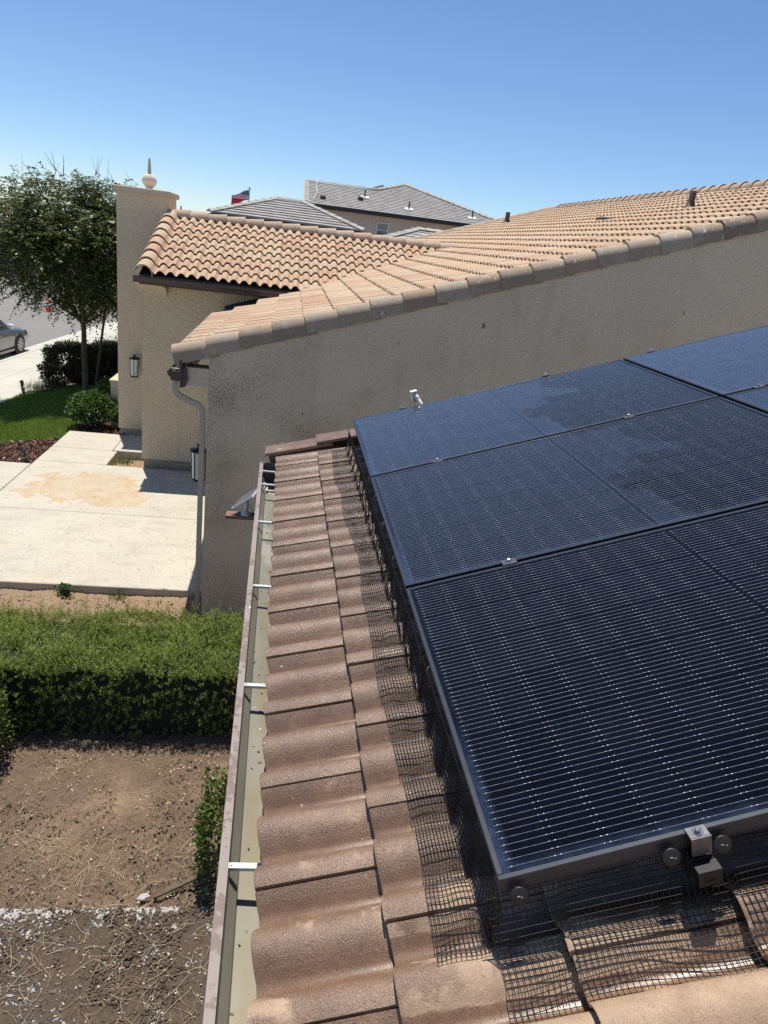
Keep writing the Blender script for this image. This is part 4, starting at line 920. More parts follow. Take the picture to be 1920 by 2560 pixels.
P[:, 2] += np.where(topm, lump, 0); P[:, 1] += np.where(Nn[:, 1] < -.5, (smooth_noise(P[:, [0, 2]], 5, 33) - .5) * .05 + .085, 0)
frontm = Nn[:, 1] < -.5
foliage('foliage', sprigs(P[frontm], Nn[frontm], 12, up=.15, H=.06, W=.006), 'leaf_hedge', hd).location = (1.9, -4.45, 0)
A1 = sprigs(P[~frontm], Nn[~frontm], 14, H=.075, W=.0062)
foliage('foliage', A1, 'leaf_hedge', hd).location = (1.9, -4.45, 0)
# taller loose shoots at the back edge
NQ = 700; Q = np.stack([RNG.uniform(X0, X1 + .04, NQ), Y1 + .02 - RNG.exponential(.22, NQ).clip(0, .8), np.full(NQ, ZT - .06)], 1)
foliage('foliage', sprigs(Q, np.tile([0, 0, 1.], (NQ, 1)), 22, up=1.4, H=.17), 'leaf_hedge', hd).location = (1.9, -4.45, 0)
m = MB()
for k in range(10): x = -4.2 + k * .4; m.tube([(x, 4.3, -.06), (x + .03, 4.4, .3)], .014, 5)
m.build('stems', 'twig_dark', hd).location = (1.9, -4.45, 0)

def shrub(name, loc, size, nleaf, L, W, mat, lab, cat='shrub', group=None, shape='box', seed=0, stems=3, shell=.75):
    root = empty(name, loc, label=lab, cat=cat, group=group); n = nleaf; sx, sy, sz = size
    d = unit(RNG.normal(size=(n, 3))); d[:, 2] = np.where(d[:, 2] < -.55, -d[:, 2], d[:, 2])
    if shape == 'box': q = d / np.max(np.abs(d), axis=1, keepdims=True) ** .75
    else: q = d
    rr = RNG.uniform(shell, 1.03, n)[:, None]
    ang = np.stack([np.arctan2(q[:, 1], q[:, 0]) * 1.6 + 10, q[:, 2] * 2.2 + 10], 1)
    rr = rr * (1 + .30 * (smooth_noise(ang, 1.7, 40 + seed)[:, None] - .5))
    Pq = q * rr * np.array([sx, sy, sz * .5]) + np.array([0, 0, sz * .52])
    Pq[:, 2] = np.maximum(Pq[:, 2], .02)
    D = unit(q + RNG.normal(size=(n, 3)) * .75 + np.array([0, 0, .25]))
    foliage('foliage', leaf_arrays(Pq, D, RNG.uniform(.7, 1.2, n) * L, RNG.uniform(.8, 1.2, n) * W), mat, root)
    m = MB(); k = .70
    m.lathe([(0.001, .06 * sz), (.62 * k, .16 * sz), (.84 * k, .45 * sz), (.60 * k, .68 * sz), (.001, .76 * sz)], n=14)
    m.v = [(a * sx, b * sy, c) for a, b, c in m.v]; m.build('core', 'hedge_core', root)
    m = MB()
    for i in range(stems):
        a = 6.28 * i / stems; m.tube([(.04 * math.cos(a), .04 * math.sin(a), -.05), (.3 * sx * math.cos(a), .3 * sy * math.sin(a), .4 * sz)], [.014, .008], 6)
    m.build('stems', 'twig_dark', root); return root
shrub('box_shrub', (-2.66, 3.74, -.05), (.36, .32, .55), 5200, .030, .020, 'leaf_box', 'clipped box shrub cut by the left image edge in front of the hedge', seed=1)
shrub('box_shrub', (-0.50, 2.72, -.05), (.27, .26, .62), 3600, .036, .022, 'leaf_box', 'small box shrub half hidden under the near gutter', seed=2)
shrub('round_shrub', (-4.0, 13.25, -.03), (.46, .46, .66), 3800, .062, .048, 'leaf_round', 'round leafy green shrub at the foot of the entry tower', shape='ball', seed=3, shell=.6)
shrub('dark_shrub', (-5.55, 18.5, -.42), (.85, .8, 1.0), 12000, .085, .034, 'leaf_dark', 'dark reddish brown mounded shrub behind the tree trunk', shape='box', seed=4)
shrub('dark_shrub', (-4.55, 18.7, -.30), (.8, .8, .98), 11000, .085, .034, 'leaf_dark', 'dark brownish shrub between the tree stake and the tower', shape='box', seed=5)
shrub('round_shrub', (-3.95, 14.9, -.10), (.42, .5, .72), 2600, .06, .045, 'leaf_round', 'shaded green shrub behind the round one beside the low wall', shape='ball', seed=6, shell=.6)
def tuft(loc, n, h, spread, mat, lab, name='grass_tuft', cat='plant', wd=.012, group=None):
    root = empty(name, loc, label=lab, cat=cat, group=group); P = RNG.normal(size=(n, 3)) * np.array([spread * .5, spread * .5, 0]); D = RNG.normal(size=(n, 3)) * .42; D[:, 2] = 1
    foliage('blades', blade_arrays(P, D, RNG.uniform(.4, 1.1, n) * h, wd), mat, root)['kind'] = 'stuff'; return root
tuft((-6.45, 18.0, -.46), 260, .34, .45, 'leaf_blade', 'loose dry grassy plant between sidewalk and dark shrub'); tuft((-6.15, 18.25, -.42), 200, .42, .25, 'leaf_blade', 'upright green plant at the left end of the dark shrub', name='leafy_plant', wd=.03)
tuft((-5.55, 22.6, -.42), 300, .9, .42, 'leaf_blade', 'tall green plant against the tower edge far behind', name='leafy_plant', wd=.035)
root = tuft((-6.15, 22.9, -.48), 160, .55, .35, 'leaf_blade', 'purple flowering plant behind the dark shrubs', name='flower_plant', wd=.02)
P = RNG.normal(size=(160, 3)) * np.array([.3, .3, .1]) + np.array([0, 0, .55]); foliage('flowers', leaf_arrays(P, RNG.normal(size=(160, 3)), .07, .05), 'purple_bloom', root)
tuft((-3.02, 11.15, -.03), 130, .17, .17, 'leaf_blade', 'weedy dry tuft in the small bed beside the front wall', name='weed'); tuft((-2.92, 11.35, -.03), 60, .10, .2, 'leaf_blade', 'low thin weed behind the dry tuft in the small bed', name='weed', wd=.008)
shrub('weed', (-2.62, 6.42, -.06), (.10, .07, .13), 130, .035, .02, 'leaf_round', 'broad leaved weed at the front edge of the driveway', cat='plant', shape='ball', seed=8)
tuft((-2.08, 6.42, -.06), 60, .13, .10, 'leaf_round', 'thin weed at the driveway edge nearer the downspout', name='weed', wd=.009)

# lawn blades and mulch chips (nobody could count them)
def near_lawn(n):
    x = RNG.uniform(-7.15, -4.08, n); y = RNG.uniform(12.40, 17.85, n)
    left = np.array([cx_(v) for v in y]) + 3.37; ok = (x > left) & (x < -4.12 + .12 * np.sin(y * 5)) & (y > 12.42 + .10 * np.sin(x * 3.1) + .05 * np.sin(x * 11))
    ok &= ~((x < -6.2) & (y > 17.5)); x, y = x[ok], y[ok]; z = np.array([lot_z(v) for v in x]); return np.stack([x, y, z], 1)
P = near_lawn(60000); n = len(P); D = RNG.normal(size=(n, 3)) * .42; D[:, 2] = 1
tag(foliage('grass', blade_arrays(P, D, RNG.uniform(.035, .075, n), .011), 'grass', None), 'bright green mown lawn beside the street tree', 'grass', kind='stuff')
def chips(n, fx, fy, fz, L, W, mat, name, lab, cat):
    P = np.stack([RNG.uniform(*fx, n), RNG.uniform(*fy, n), np.zeros(n)], 1); P[:, 2] = [fz(a, b) for a, b in P[:, :2]]; D = RNG.normal(size=(n, 3)); D[:, 2] = np.abs(D[:, 2]) * .35
    return tag(foliage(name, leaf_arrays(P, D, RNG.uniform(.5, 1.3, n) * L, RNG.uniform(.6, 1.2, n) * W), mat, None), lab, cat, kind='stuff')
chips(5200, (-6.9, -4.33), (10.64, 12.46), lambda a, b: lot_z(a) + .012, .07, .028, 'chip', 'bark_mulch', 'reddish brown bark mulch between lawn and concrete path', 'mulch')
chips(260, (-6.9, -4.33), (10.64, 12.46), lambda a, b: lot_z(a) + .022, .06, .03, 'chip_pale', 'pale_chips', 'pale dry chips scattered over the bark mulch', 'mulch')
chips(420, (-4.3, -3.3), (12.74, 13.3), lambda a, b: .0, .07, .035, 'chip', 'bark_mulch', 'bark mulch around the round shrub by the tower', 'mulch')

chips(2600, (-3.2, -.4), (.6, 4.0), lambda a, b: .008 if b < 2.43 else -.04, .022, .010, 'chip_pale', 'leaf_flakes', 'pale leaf flakes strewn over soil and slab', 'litter')
# clods, twigs and litter over the soil
def blobs(n, fn, r, mat, name, lab, cat):
    base = np.array([(1, 0, 0), (-1, 0, 0), (0, 1, 0), (0, -1, 0), (0, 0, 1), (0, 0, -.6)], float); fa = np.array([(0, 2, 4), (2, 1, 4), (1, 3, 4), (3, 0, 4), (2, 0, 5), (1, 2, 5), (3, 1, 5), (0, 3, 5)])
    P = fn(n); n = len(P); R = RNG.lognormal(0, .45, n)[:, None, None] * r; V = base[None] * R * RNG.uniform(.6, 1.3, (n, 6, 3)); a = RNG.random(n) * 6.28; c, s = np.cos(a)[:, None], np.sin(a)[:, None]
    V = np.stack([V[..., 0] * c - V[..., 1] * s, V[..., 0] * s + V[..., 1] * c, V[..., 2] * .8], -1) + P[:, None]
    F = (fa[None] + (np.arange(n) * 6)[:, None, None]).reshape(-1, 3); return tag(link(bpy.data.objects.new(name, npmesh(name, V.reshape(-1, 3), F, mat, np.repeat(RNG.random(n), 6)))), lab, cat, kind='stuff')
def on_slab(n):
    P = np.stack([RNG.uniform(-3.2, -.3, n), RNG.uniform(.3, 2.44, n), np.full(n, .006)], 1); k = smooth_noise(P[:, :2], 4.5, 51) * .6 + smooth_noise(P[:, :2], 14, 52) * .4; return P[k > .46]
def on_soil(n):
    P = np.stack([RNG.uniform(-4.2, -.3, n), RNG.uniform(2.46, 6.4, n), np.full(n, -.05)], 1); k = smooth_noise(P[:, :2], 2.0, 53) * .6 + smooth_noise(P[:, :2], 8, 54) * .4; return P[(k > .42) | (P[:, 1] < 2.7)]
blobs(30000, on_slab, .0052, 'clod', 'soil_clods', 'dark crumbly soil and bark spread over the old patio slab', 'soil')
blobs(20000, on_soil, .0050, 'clod', 'soil_clods', 'brown soil clods in the garden bed before the hedge', 'soil')
def twigs(n, fx, fy, z, Lr, rad, mat, name, lab):
    V = []; F = []
    for _ in range(n):
        x, y = random.uniform(*fx), random.uniform(*fy); a = random.uniform(0, 6.28); L = random.uniform(*Lr); bend = random.uniform(-1.2, 1.2); pts = []; r = random.uniform(.6, 1.2) * rad; zz = z(y) if callable(z) else z
        for i in range(5):
            pts.append(Vector((x, y, zz + random.uniform(.002, .016)))); x += math.cos(a) * L / 4; y += math.sin(a) * L / 4; a += bend / 4
        n0 = len(V)
        for i, p in enumerate(pts):
            d = (pts[min(i + 1, 4)] - pts[max(i - 1, 0)]).normalized(); s = d.cross(Vector((0, 0, 1))).normalized(); u = s.cross(d); k = r * (1 - .12 * i)
            for t in (0, 2.094, 4.189): V.append(tuple(p + (s * math.cos(t) + u * math.sin(t)) * k))
        for i in range(4):
            for k in range(3): F.append((n0 + 3 * i + k, n0 + 3 * i + (k + 1) % 3, n0 + 3 * i + 3 + (k + 1) % 3, n0 + 3 * i + 3 + k))
    return tag(link(bpy.data.objects.new(name, npmesh(name, V, F, mat))), lab, 'twigs', kind='stuff')
zg = lambda y: .004 if y < 2.43 else -.045
twigs(1200, (-3.0, -.4), (.6, 3.0), zg, (.04, .20), .0019, 'twig', 'dry_twigs', 'pale dry stalks strewn over the slab and its edge'); twigs(260, (-3.2, -.4), (2.6, 4.0), zg, (.03, .22), .0019, 'twig', 'dry_twigs', 'pale dry stalks scattered on the garden soil')
twigs(900, (-3.0, -.4), (.6, 2.9), zg, (.015, .05), .0020, 'twig_dark', 'dark_twigs', 'short dark twig pieces mixed into the soil on the slab'); twigs(2200, (-3.2, -.4), (.8, 4.1), zg, (.010, .035), .0020, 'twig', 'straw_bits', 'short straw bits over the garden soil')
twigs(160, (-4.2, -1.2), (6.6, 9.6), .034, (.01, .06), .0016, 'twig_dark', 'dark_twigs', 'tiny dark twigs and leaf bits fallen on the driveway')
tag(MB().tube([(-1.01, 2.52, -.03), (-.90, 2.57, -.015), (-.78, 2.63, .0), (-.62, 2.72, .01)], [.010, .012, .013, .013], 8).build('stick', 'twig_dark'), 'long brown stick lying beside the small box shrub', 'stick')
tag(MB().add([(-1.11, 2.51, -.03), (-1.07, 2.50, -.022), (-1.03, 2.53, -.025), (-1.05, 2.545, -.016), (-1.09, 2.535, -.02)], [(0, 1, 2, 3, 4)]).build('plastic_scrap', 'litter_white'), 'crumpled whitish plastic scrap near the slab edge', 'litter')
tag(MB().lathe([(.001, 0), (.02, .004), (.022, .014), (.012, .024), (.001, .026)], (-.86, 1.62, .0), 8).build('orange_pebble', 'litter_orange'), 'small orange brown pebble on the soil covered slab', 'pebble')

# ------------------------------------------------------------------ tree
tree = empty('street_tree', (-5.12, 17.0, -.24), label='dark green broad crowned tree on the lawn beside the street', cat='tree')
trunk = MB(); trunk.tube([(0, 0, -.05), (.005, 0, .3), (-.01, .01, .9), (.0, .0, 1.5), (-.02, .0, 1.95)], [.085, .066, .060, .056, .062], 10)
tips = []
def branch(p, d, L, r, lvl):
    pts = [p]; q = Vector(p); dd = Vector(d).normalized()
    for i in range(4):
        dd = (dd + Vector((random.uniform(-.16, .16), random.uniform(-.16, .16), random.uniform(-.05, .14)))).normalized(); q = q + dd * L / 4; pts.append(q.copy())
    trunk.tube(pts, [r, r * .85, r * .68, r * .5, r * .34], 6)
    if lvl >= 3: tips.append((pts[-1], dd)); tips.append((pts[2], dd)); return
    for k in range(3 if lvl else 4):
        a = random.uniform(0, 6.28); e = Vector((math.cos(a), math.sin(a), random.uniform(.1, .7))); branch(pts[random.choice((2, 3, 4, 4))], dd * .75 + e * .75, L * .66, r * .52, lvl + 1)
for k in range(8):
    a = 6.28 * k / 8 + .3; branch((-.02 + .02 * math.cos(a), .02 * math.sin(a), 1.65 + .05 * (k % 3)), (math.cos(a) * .9, math.sin(a) * .9, .75 if k % 2 else .5), 1.25, .038, 0)
branch((-.02, 0, 1.9), (0, 0, 1), 1.5, .05, 0); branch((-.02, 0, 1.9), (.3, -.2, 1), 1.5, .04, 0)
for q in ((-1.25, .0, 4.7), (.55, .2, 4.85), (1.15, .1, 4.8), (.2, .3, 4.6)):   # thin shoots above the crown
    trunk.tube([(q[0] * .8, q[1], q[2] - .8), (q[0] * .95, q[1], q[2] - .1), (q[0] + random.uniform(-.25, .25), q[1], q[2] + random.uniform(.25, .55))], [.007, .004, .002], 5)
trunk.build('trunk', 'bark', tree)
# crown: drooping leaf sprays spread through the crown's volume, gathered in clumps
CL = []
while len(CL) < 560:
    v = RNG.normal(size=3); v /= np.linalg.norm(v); rr = RNG.uniform(.30, 1.0) ** .55
    c = v * rr * np.array([1.95, 1.85, 1.55]) + np.array([-.15, 0, 3.22])
    top = .28 * (smooth_noise(c[None, :2] + 20, 1.3, 61)[0] - .5) * 2
    if c[2] > 4.62 + top or c[2] < (2.3 if c[0] < -.2 else 2.02) + .12 * RNG.normal(): continue
    CL.append(c)
for (q, d) in tips:
    if q.z > 2.15 and q.z < 4.6: CL.append(np.array(q))
CL = np.array(CL); PP = []; DDr = []
for c in CL:
    out = unit(c - np.array([0, 0, 2.9])); ns = RNG.integers(4, 8)
    for _ in range(ns):
        d = unit(out * .7 + RNG.normal(size=3) * .65 + np.array([0, 0, .05])); L = RNG.uniform(.22, .46); k = 13; t = np.linspace(0, 1, k)[:, None]
        sp = c + RNG.normal(size=3) * .10 + d * L * t + np.array([0, 0, -.16]) * t ** 2; sd = unit(np.cross(d, [0, 0, 1.0]))
        sg = np.where(np.arange(k) % 2, 1, -1)[:, None]; PP.append(sp); DDr.append(sd * sg + d * .55 + np.array([0, 0, -.35]) + RNG.normal(size=(k, 3)) * .22)
PP = np.concatenate(PP); DDr = np.concatenate(DDr); n = len(PP)
foliage('crown', leaf_arrays(PP, DDr, RNG.uniform(.060, .115, n), RNG.uniform(.028, .046, n), .12, np.tile([0, 0, 1.], (n, 1)) + RNG.normal(size=(n, 3)) * .45), 'leaf_tree', tree)
tag(MB().tube([(-4.93, 17.05, -.25), (-4.62, 17.05, 1.95)], .028, 8).build('tree_stake', 'stake_wood'), 'slanted brown wooden stake beside the tree trunk', 'stake')
# bollard path lights: perforated dark cylinders
def bollard(loc, h, lab, tilt=0):
    root = empty('path_light', loc, label=lab, cat='path light', group='dark cylinder path lights'); root.rotation_euler = (0, R_(tilt), 0)
    MB().lathe([(.038, -.08), (.038, h - .02), (0, h - .02)], n=16).build('core', 'chip_pale', root)
    MB().lathe([(.044, h - .022), (.046, h - .006), (.040, h), (0, h + .002)], n=16).build('cap', 'black_metal', root)
    m = MB(); rows = int(h / .024); nn = 12
    for i in range(rows):
        for k in range(nn):
            if random.random() < .14: continue
            a0 = 6.283 * (k + .5 * (i % 2)) / nn; a1 = a0 + 6.283 / nn * random.uniform(.7, 1.05); z0 = i * .024 - .02; z1 = z0 + .023; m.lathe([(.0425, z0), (.0425, z1)], n=2, a0=a0, a1=a1)
    m.build('screen', 'black_metal', root)
bollard((-4.40, 10.72, -.05), .30, 'dark cylindrical path light at the corner of bark mulch and concrete', -5); bollard((-6.72, 17.6, -.52), .34, 'dark leaning path light between lawn and sidewalk', -8)

# ------------------------------------------------------------------ car
car = empty('parked_car', (-10.22, 23.5, -.85), -math.atan(.081), label='grey sedan parked at the kerb, cut by the left image edge', cat='car')
st = [(2.30, .80, .24, .52, .60), (2.22, .86, .20, .60, .68), (1.95, .90, .18, .66, .76), (1.35, .905, .18, .74, .86), (.80, .91, .18, .83, .94), (.0, .915, .18, .87, .95), (-1.2, .91, .18, .90, .97), (-1.9, .90, .2, .92, 1.02), (-2.2, .86, .25, .90, 1.0), (-2.3, .80, .35, .85, .92)]
rings = []
for yy, wd, zb, zs, zt in st:
    half = [(wd * .90, zb), (wd, zb + .14), (wd, zs * .72), (wd * .97, zs), (wd * .80, zt), (wd * .4, zt + .015)]
    rings.append([(x, yy, z) for x, z in half] + [(-x, yy, z) for x, z in reversed(half)])
MB().loft(rings, closed=True, smooth=True, caps=True).build('body', 'car_paint', car)
gh = [(.92, .80, .90, .92), (.35, .76, 1.22, 1.24), (.0, .72, 1.40, 1.42), (-.6, .70, 1.44, 1.47), (-1.1, .69, 1.40, 1.43), (-1.75, .74, 1.08, 1.10), (-2.0, .78, 1.0, 1.0)]
MB().loft([[(.85, yy, .86), (wr, yy, zr), (wr * .5, yy, zc + .015), (-wr * .5, yy, zc + .015), (-wr, yy, zr), (-.85, yy, .86)] for yy, wr, zr, zc in gh], closed=False, smooth=True).build('cabin', 'car_paint', car)
def cwin(name, poly, side=1):
    vs = []
    for yy, h in poly:   # h 0..1 between belt and roof edge
        for a, b in zip(gh, gh[1:]):
            if a[0] >= yy >= b[0]:
                t = (a[0] - yy) / (a[0] - b[0]); wr = a[1] + (b[1] - a[1]) * t; zr = a[2] + (b[2] - a[2]) * t; break
        vs.append((side * (.858 + (wr - .85) * h + .006), yy, .88 + (zr - .88) * h + .0))
    return MB().add(vs, [tuple(range(len(vs)))]).build(name, 'dark_glass', car)
for sd in (1, -1): cwin('side_window', [(.66, .06), (.28, .86), (-.02, .90), (-.16, .92), (-.22, .06)], sd); cwin('side_window', [(-.30, .06), (-.26, .92), (-1.05, .90), (-1.15, .06)], sd)
MB().add([(-.66, .84, .95), (.66, .84, .95), (.60, .02, 1.405), (-.60, .02, 1.405)], [(0, 1, 2, 3)]).build('windscreen', 'dark_glass', car).location = (0, .012, .02)
for sd in (1, -1):
    mi = MB(); mi.lathe([(0.001, -.07), (.05, -.055), (.068, 0), (.05, .055), (.001, .07)], n=10); mi.v = [(sd * (1.02) + a * 1.7, .52 + b, 1.0 + c * 1.2) for a, b, c in mi.v]; mi.build('wing_mirror', 'white_plastic', car)
    MB().box(sd * .90 - .012, -.10, .70, sd * .90 + .022, .10, .725).build('door_handle', 'car_paint', car)
    MB().add([(sd * .905, 2.02, .60), (sd * .70, 2.275, .58), (sd * .70, 2.245, .68), (sd * .89, 1.85, .76)], [(0, 1, 2, 3)]).build('headlight', 'lamp_lens', car)
    MB().box(sd * .885 - .03, -1.0, .16, sd * .885 + .03, .95, .24).build('sill', 'car_paint', car)
    for yy in (1.36, -1.36):
        MB().tube([(sd * .70, yy, .33), (sd * .918, yy, .33)], .375, 24, smooth=True).build('wheel_arch', 'grille_black', car)
        wh = MB(); wh.tube([(sd * .72, yy, .315), (sd * .925, yy, .315)], .315, 24); wo_ = wh.build('wheel', 'tyre', car)
        rm = MB()
        for a in range(0, 360, 36):
            c, s = math.cos(R_(a)), math.sin(R_(a)); rm.obox((sd * .927, yy + c * .04 - s * .016, .315 + s * .04 + c * .016), (sd * .008, 0, 0), (0, c * .17, s * .17), (0, s * .034, -c * .034))
        rm.lathe([(.185, 0), (.212, 0), (.212, .012), (.185, .012)], n=24); k0 = len(rm.v) - 4 * 24
        rm.v = rm.v[:k0] + [(sd * (.925 + c), yy + a, .315 + b) for a, b, c in rm.v[k0:]]; rm.build('rim', 'alloy', wo_)
MB().box(-.62, 2.26, .28, .62, 2.315, .46).build('grille', 'grille_black', car)
# traffic cone
cn = empty('traffic_cone', (-11.75, 36.3, -.85), label='small orange traffic cone on the street behind the tree', cat='traffic cone')
MB().box(-.19, -.19, 0, .19, .19, .03).lathe([(.14, .03), (.035, .70), (0, .70)], n=14).build('body', 'cone_orange', cn); MB().lathe([(.108, .26), (.085, .40)], n=14).build('band', 'cone_white', cn)

# ------------------------------------------------------------------ far houses
def course_plane(root, poly, eave_y, n, mat='tile_grey', name='tile_course', step=.035, joined=False):
    """poly(t) -> (x0,x1,y,z) for t from eave 0 to ridge 1; one stepped slab for each course"""
    jm = MB(); out = []
    for i in range(n):
        a, b = poly(i / n), poly((i + 1) / n); m = jm if joined else MB()
        vs = [(a[0], a[2], a[3] + step), (a[1], a[2], a[3] + step), (b[1], b[2], b[3] + .004), (b[0], b[2], b[3] + .004), (a[0], a[2], a[3] - .004), (a[1], a[2], a[3] - .004)]
        m.add(vs, [(0, 1, 2, 3), (4, 5, 1, 0)])
        if not joined: m.build(name, mat, root)
    if joined: return jm.build(name, mat, root)
def caps(root, a, b, n, mat='tile_grey', w=.17, h=.07):
    a, b = Vector(a), Vector(b); d = (b - a) / n; s = d.cross(Vector((0, 0, 1))).normalized() * w; u = Vector((0, 0, h))
    for i in range(n):
        p = a + d * i; q = p + d * 1.12; m = MB(); m.add([p - s, p + u * 1.35, p + s, q - s, q + u * .9, q + s, p - s - u * .4, p + s - u * .4], [(0, 1, 4, 3), (1, 2, 5, 4), (6, 0, 1), (6, 1, 2), (6, 2, 7)]); m.build('hip_tile', mat, root)
# small hipped house
H1 = empty('hip_roof_house', (-.7, 34.7, -.9), label='small house with light grey hipped tile roof behind the peach ridge', cat='house')
o = lambda x, y, z: (x + .7, y - 34.7, z + .9)
def q1(t): return (-3.95 + 2.65 * t + .7, 2.5 - 2.7 * t + .7, 32 + 2.7 * t - 34.7, 4.42 + .95 * t + .9)
course_plane(H1, q1, 32, 9, step=.06)
MB().box(-3.25 , -2.25, 0, 2.8, 2.25, 5.22).build('wall', 'stucco_grey', H1)
MB().add([o(-3.95, 32, 4.42), o(-1.3, 34.7, 5.37), o(-3.95, 37.4, 4.42)], [(0, 1, 2)]).add([o(2.5, 32, 4.42), o(-.2, 34.7, 5.37), o(2.5, 37.4, 4.42)], [(0, 1, 2)]).add([o(-3.95, 37.4, 4.42), o(2.5, 37.4, 4.42), o(-.2, 34.7, 5.37), o(-1.3, 34.7, 5.37)], [(0, 1, 2, 3)]).build('roof', 'tile_grey', H1)
MB().box(-3.22, -2.74, 5.14, 3.2, -2.66, 5.30).box(-3.22, -2.66, 5.14, 3.2, -2.2, 5.18).build('fascia', 'grille_black', H1)
caps(H1, o(-3.98, 31.97, 4.46), o(-1.3, 34.7, 5.40), 9); caps(H1, o(2.53, 31.97, 4.46), o(-.2, 34.7, 5.40), 9); caps(H1, o(-1.32, 34.7, 5.40), o(-.18, 34.7, 5.40), 3)
# two storey house
H2 = empty('two_storey_house', (6, 49, -.9), label='two storey house with grey tile roof and one white window', cat='house')
o = lambda x, y, z: (x - 6, y - 49, z + .9)
def q2(t):
    D = 6.5 * t; xl = .1 if D < 4.4 else 4.6 + (D - 4.4) * .98; return (xl - 6, 13.2 - D - 6, 45 + D - 49, 5.78 + D / 3 + .9)
course_plane(H2, q2, 45, 22, step=.05)
MB().add([o(.1, 45, 5.78), o(.1, 49.4, 7.25), o(.1, 53.8, 5.78)], [(0, 1, 2)], 1).add([o(13.2, 45, 5.75), o(6.65, 51.5, 7.9), o(13.2, 58, 5.75)], [(0, 1, 2)]).add([o(.1, 53.8, 5.78), o(6.6, 53.8, 5.78), o(6.6, 51.5, 7.9), o(4.6, 49.4, 7.25), o(.1, 49.4, 7.25)], [(0, 1, 2, 3, 4)]).build('roof', ['tile_grey', 'stucco_pale'], H2)
MB().box(-5.6, -3.5, 0, 6.8, 6, 6.6).build('wall', 'stucco_pale', H2)
MB().box(-5.95, -4.06, 6.50, 7.2, -3.98, 6.70).box(-5.95, -3.98, 6.5, 7.2, -3.4, 6.54).box(-5.98, -4.0, 6.6, -5.9, .4, 6.72).build('fascia', 'grille_black', H2)
caps(H2, o(13.2, 45, 5.84), o(6.65, 51.5, 7.98), 18); caps(H2, o(4.6, 49.4, 7.31), o(6.6, 51.45, 7.96), 6); caps(H2, o(.1, 49.4, 7.30), o(4.6, 49.4, 7.30), 11, w=.15)
caps(H2, o(.12, 45.0, 5.85), o(.12, 49.4, 7.30), 11, w=.15)
wn = MB().box(-1.60, -3.56, 5.32, -.84, -3.505, 6.16).build('window', 'white_frame', H2)
for z0, z1 in ((5.38, 5.72), (5.76, 6.10)): MB().box(-1.54, -3.58, z0, -.90, -3.565, z1).build('pane', 'window_glass', wn)
for x, D in ((3.7, 2.4), (6.35, 1.2), (10.3, 1.1)):
    MB().tube([o(x, 45 + D, 5.8 + D / 3), o(x, 45 + D, 6.25 + D / 3)], .045, 8).build('vent_pipe', 'grille_black', H2); MB().obox(o(x - .25, 44.8 + D, 5.84 + (D - .2) / 3), (.5, 0, 0), (0, .35, .12), (0, 0, .02)).build('flashing', 'white_frame', H2)
for x, D in ((3.25, 1.7), (.95, 1.0)): MB().obox(o(x, 45 + D, 5.84 + D / 3), (.32, 0, 0), (0, .25, .09), (0, -.02, .14)).build('roof_vent', 'grille_black', H2)
for x0, y0, z0, x1, y1, z1 in ((4.0, 50.4, 7.05, 5.2, 51.0, 7.65), (8.7, 50.6, 7.2, 9.3, 50.6, 7.1)): MB().obox(o(x0, y0, z0), (x1 - x0, 0, (z1 - z0) * .7), (0, 1.0, .25), (0, 0, .06)).build('roof_panel', 'pv_dark', H2)
# cable loop on the rake
MB().tube([o(.55, 45.6, 6.05), o(.75, 46.5, 6.5), o(.72, 48, 7.0), o(.8, 49.5, 7.5), o(.8, 49.6, 7.62)], .02, 5).build('cable', 'white_frame', H2)
H3 = empty('grey_roof_house', (4.4, 28.2, -.9), label='house whose low grey hip roof just shows over the peach valley', cat='house')
o = lambda x, y, z: (x - 4.4, y - 28.2, z + .9)
def q3(t): return (2.35 + 1.75 * t - 4.4, 7.2 - 1.75 * t - 4.4, 26 + 1.75 * t - 28.2, 4.04 + .6 * t + .9)
course_plane(H3, q3, 26, 6)
MB().box(-1.8, -1.9, 0, 2.6, 1.9, 4.9).build('wall', 'stucco_pale', H3)
MB().add([o(2.35, 26, 4.04), o(4.1, 27.75, 4.64), o(2.35, 29.5, 4.04)], [(0, 1, 2)]).add([o(7.2, 26, 4.04), o(5.45, 27.75, 4.64), o(7.2, 29.5, 4.04)], [(0, 1, 2)]).build('roof', 'tile_grey', H3)
caps(H3, o(2.3, 25.97, 4.07), o(4.1, 27.75, 4.66), 6); caps(H3, o(4.1, 27.75, 4.66), o(5.45, 27.75, 4.66), 4); caps(H3, o(7.25, 25.97, 4.07), o(5.45, 27.75, 4.66), 6)
H4 = empty('cream_roof_house', (-5.5, 43, -.9), label='far house with cream tile roof between tower and grey hip roof', cat='house')
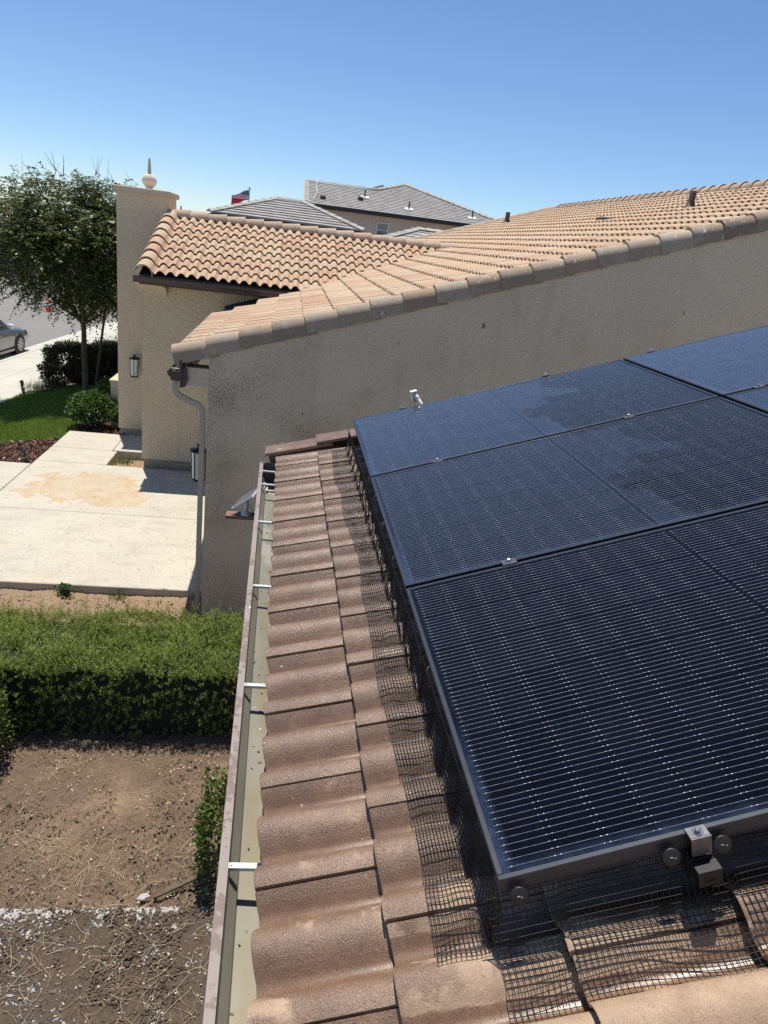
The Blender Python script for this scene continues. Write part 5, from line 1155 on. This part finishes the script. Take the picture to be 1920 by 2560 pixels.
course_plane(H4, lambda t: (-3.5, 2.2, -3 + 3 * t, 4.55 + .92 * t), 40, 8, 'tile_cream', step=.04); MB().box(-3.2, -2.6, 0, 2, 3, 4.5).build('wall', 'stucco_pale', H4)
MB().tube([(-1.1, -.4, 5.2), (-1.1, -.4, 5.6)], .04, 6).build('vent_pipe', 'grille_black', H4)
H5 = empty('grey_ridge_house', (15, 56, -.9), label='distant grey roofed house right of the two storey house', cat='house')
course_plane(H5, lambda t: (-6 + .3 * t, 2 - 3 * t, -3 + 3.2 * t, 6.75 + 1.0 * t), 55, 9, step=.05); MB().box(-5.5, -2.6, 0, 1.5, 4, 6.7).build('wall', 'stucco_pale', H5)
H6 = empty('tan_roof_house', (-24, 58, -.9), label='house with tan tile roof across the street behind the tree', cat='house')
course_plane(H6, lambda t: (-7 + 3 * t, 9 - 3 * t, -5 + 5 * t, 3.2 + 1.75 * t), 53, 14, 'tile_cream', step=.05); MB().box(-6, -4.4, 0, 8, 4, 3.3).build('wall', 'stucco_pale', H6)
for x in (-4.5, -.5, 3.5): w_ = MB().box(x, -4.46, 1.2, x + 1.6, -4.405, 2.5).build('window', 'white_frame', H6); MB().box(x + .08, -4.48, 1.28, x + 1.52, -4.465, 2.42).build('pane', 'window_glass', w_)
# flag
fl = empty('flag', (-4.03, 60, 6.0), label='red white and blue flag on a pole behind the hip roof', cat='flag')
MB().tube([(0, 0, -6.9), (0, 0, .85)], .035, 8).lathe([(0, .86), (.07, .90), (.07, .96), (0, 1.0)], n=8).tube([(-.16, 0, .84), (.16, 0, .84)], .02, 5).build('pole', 'pole_grey', fl)
vs = []; fs = []; NX, NZ = 16, 8
for j in range(NZ + 1):
    for i in range(NX + 1):
        t = i / NX; vs.append((t * 1.6, .10 * math.sin(t * 9 + j * .3) * t, j / NZ * .85 - .62 * t ** 1.1 + .06 * math.sin(t * 7)))
for j in range(NZ):
    for i in range(NX): a = j * (NX + 1) + i; fs.append((a, a + 1, a + NX + 2, a + NX + 1))
co = MB().add(vs, fs, smooth=True).build('cloth', 'flag_cloth', fl); co.scale = (.82, .82, .82); co.location = (-.04, 0, .06); co.rotation_euler.z = R_(172)
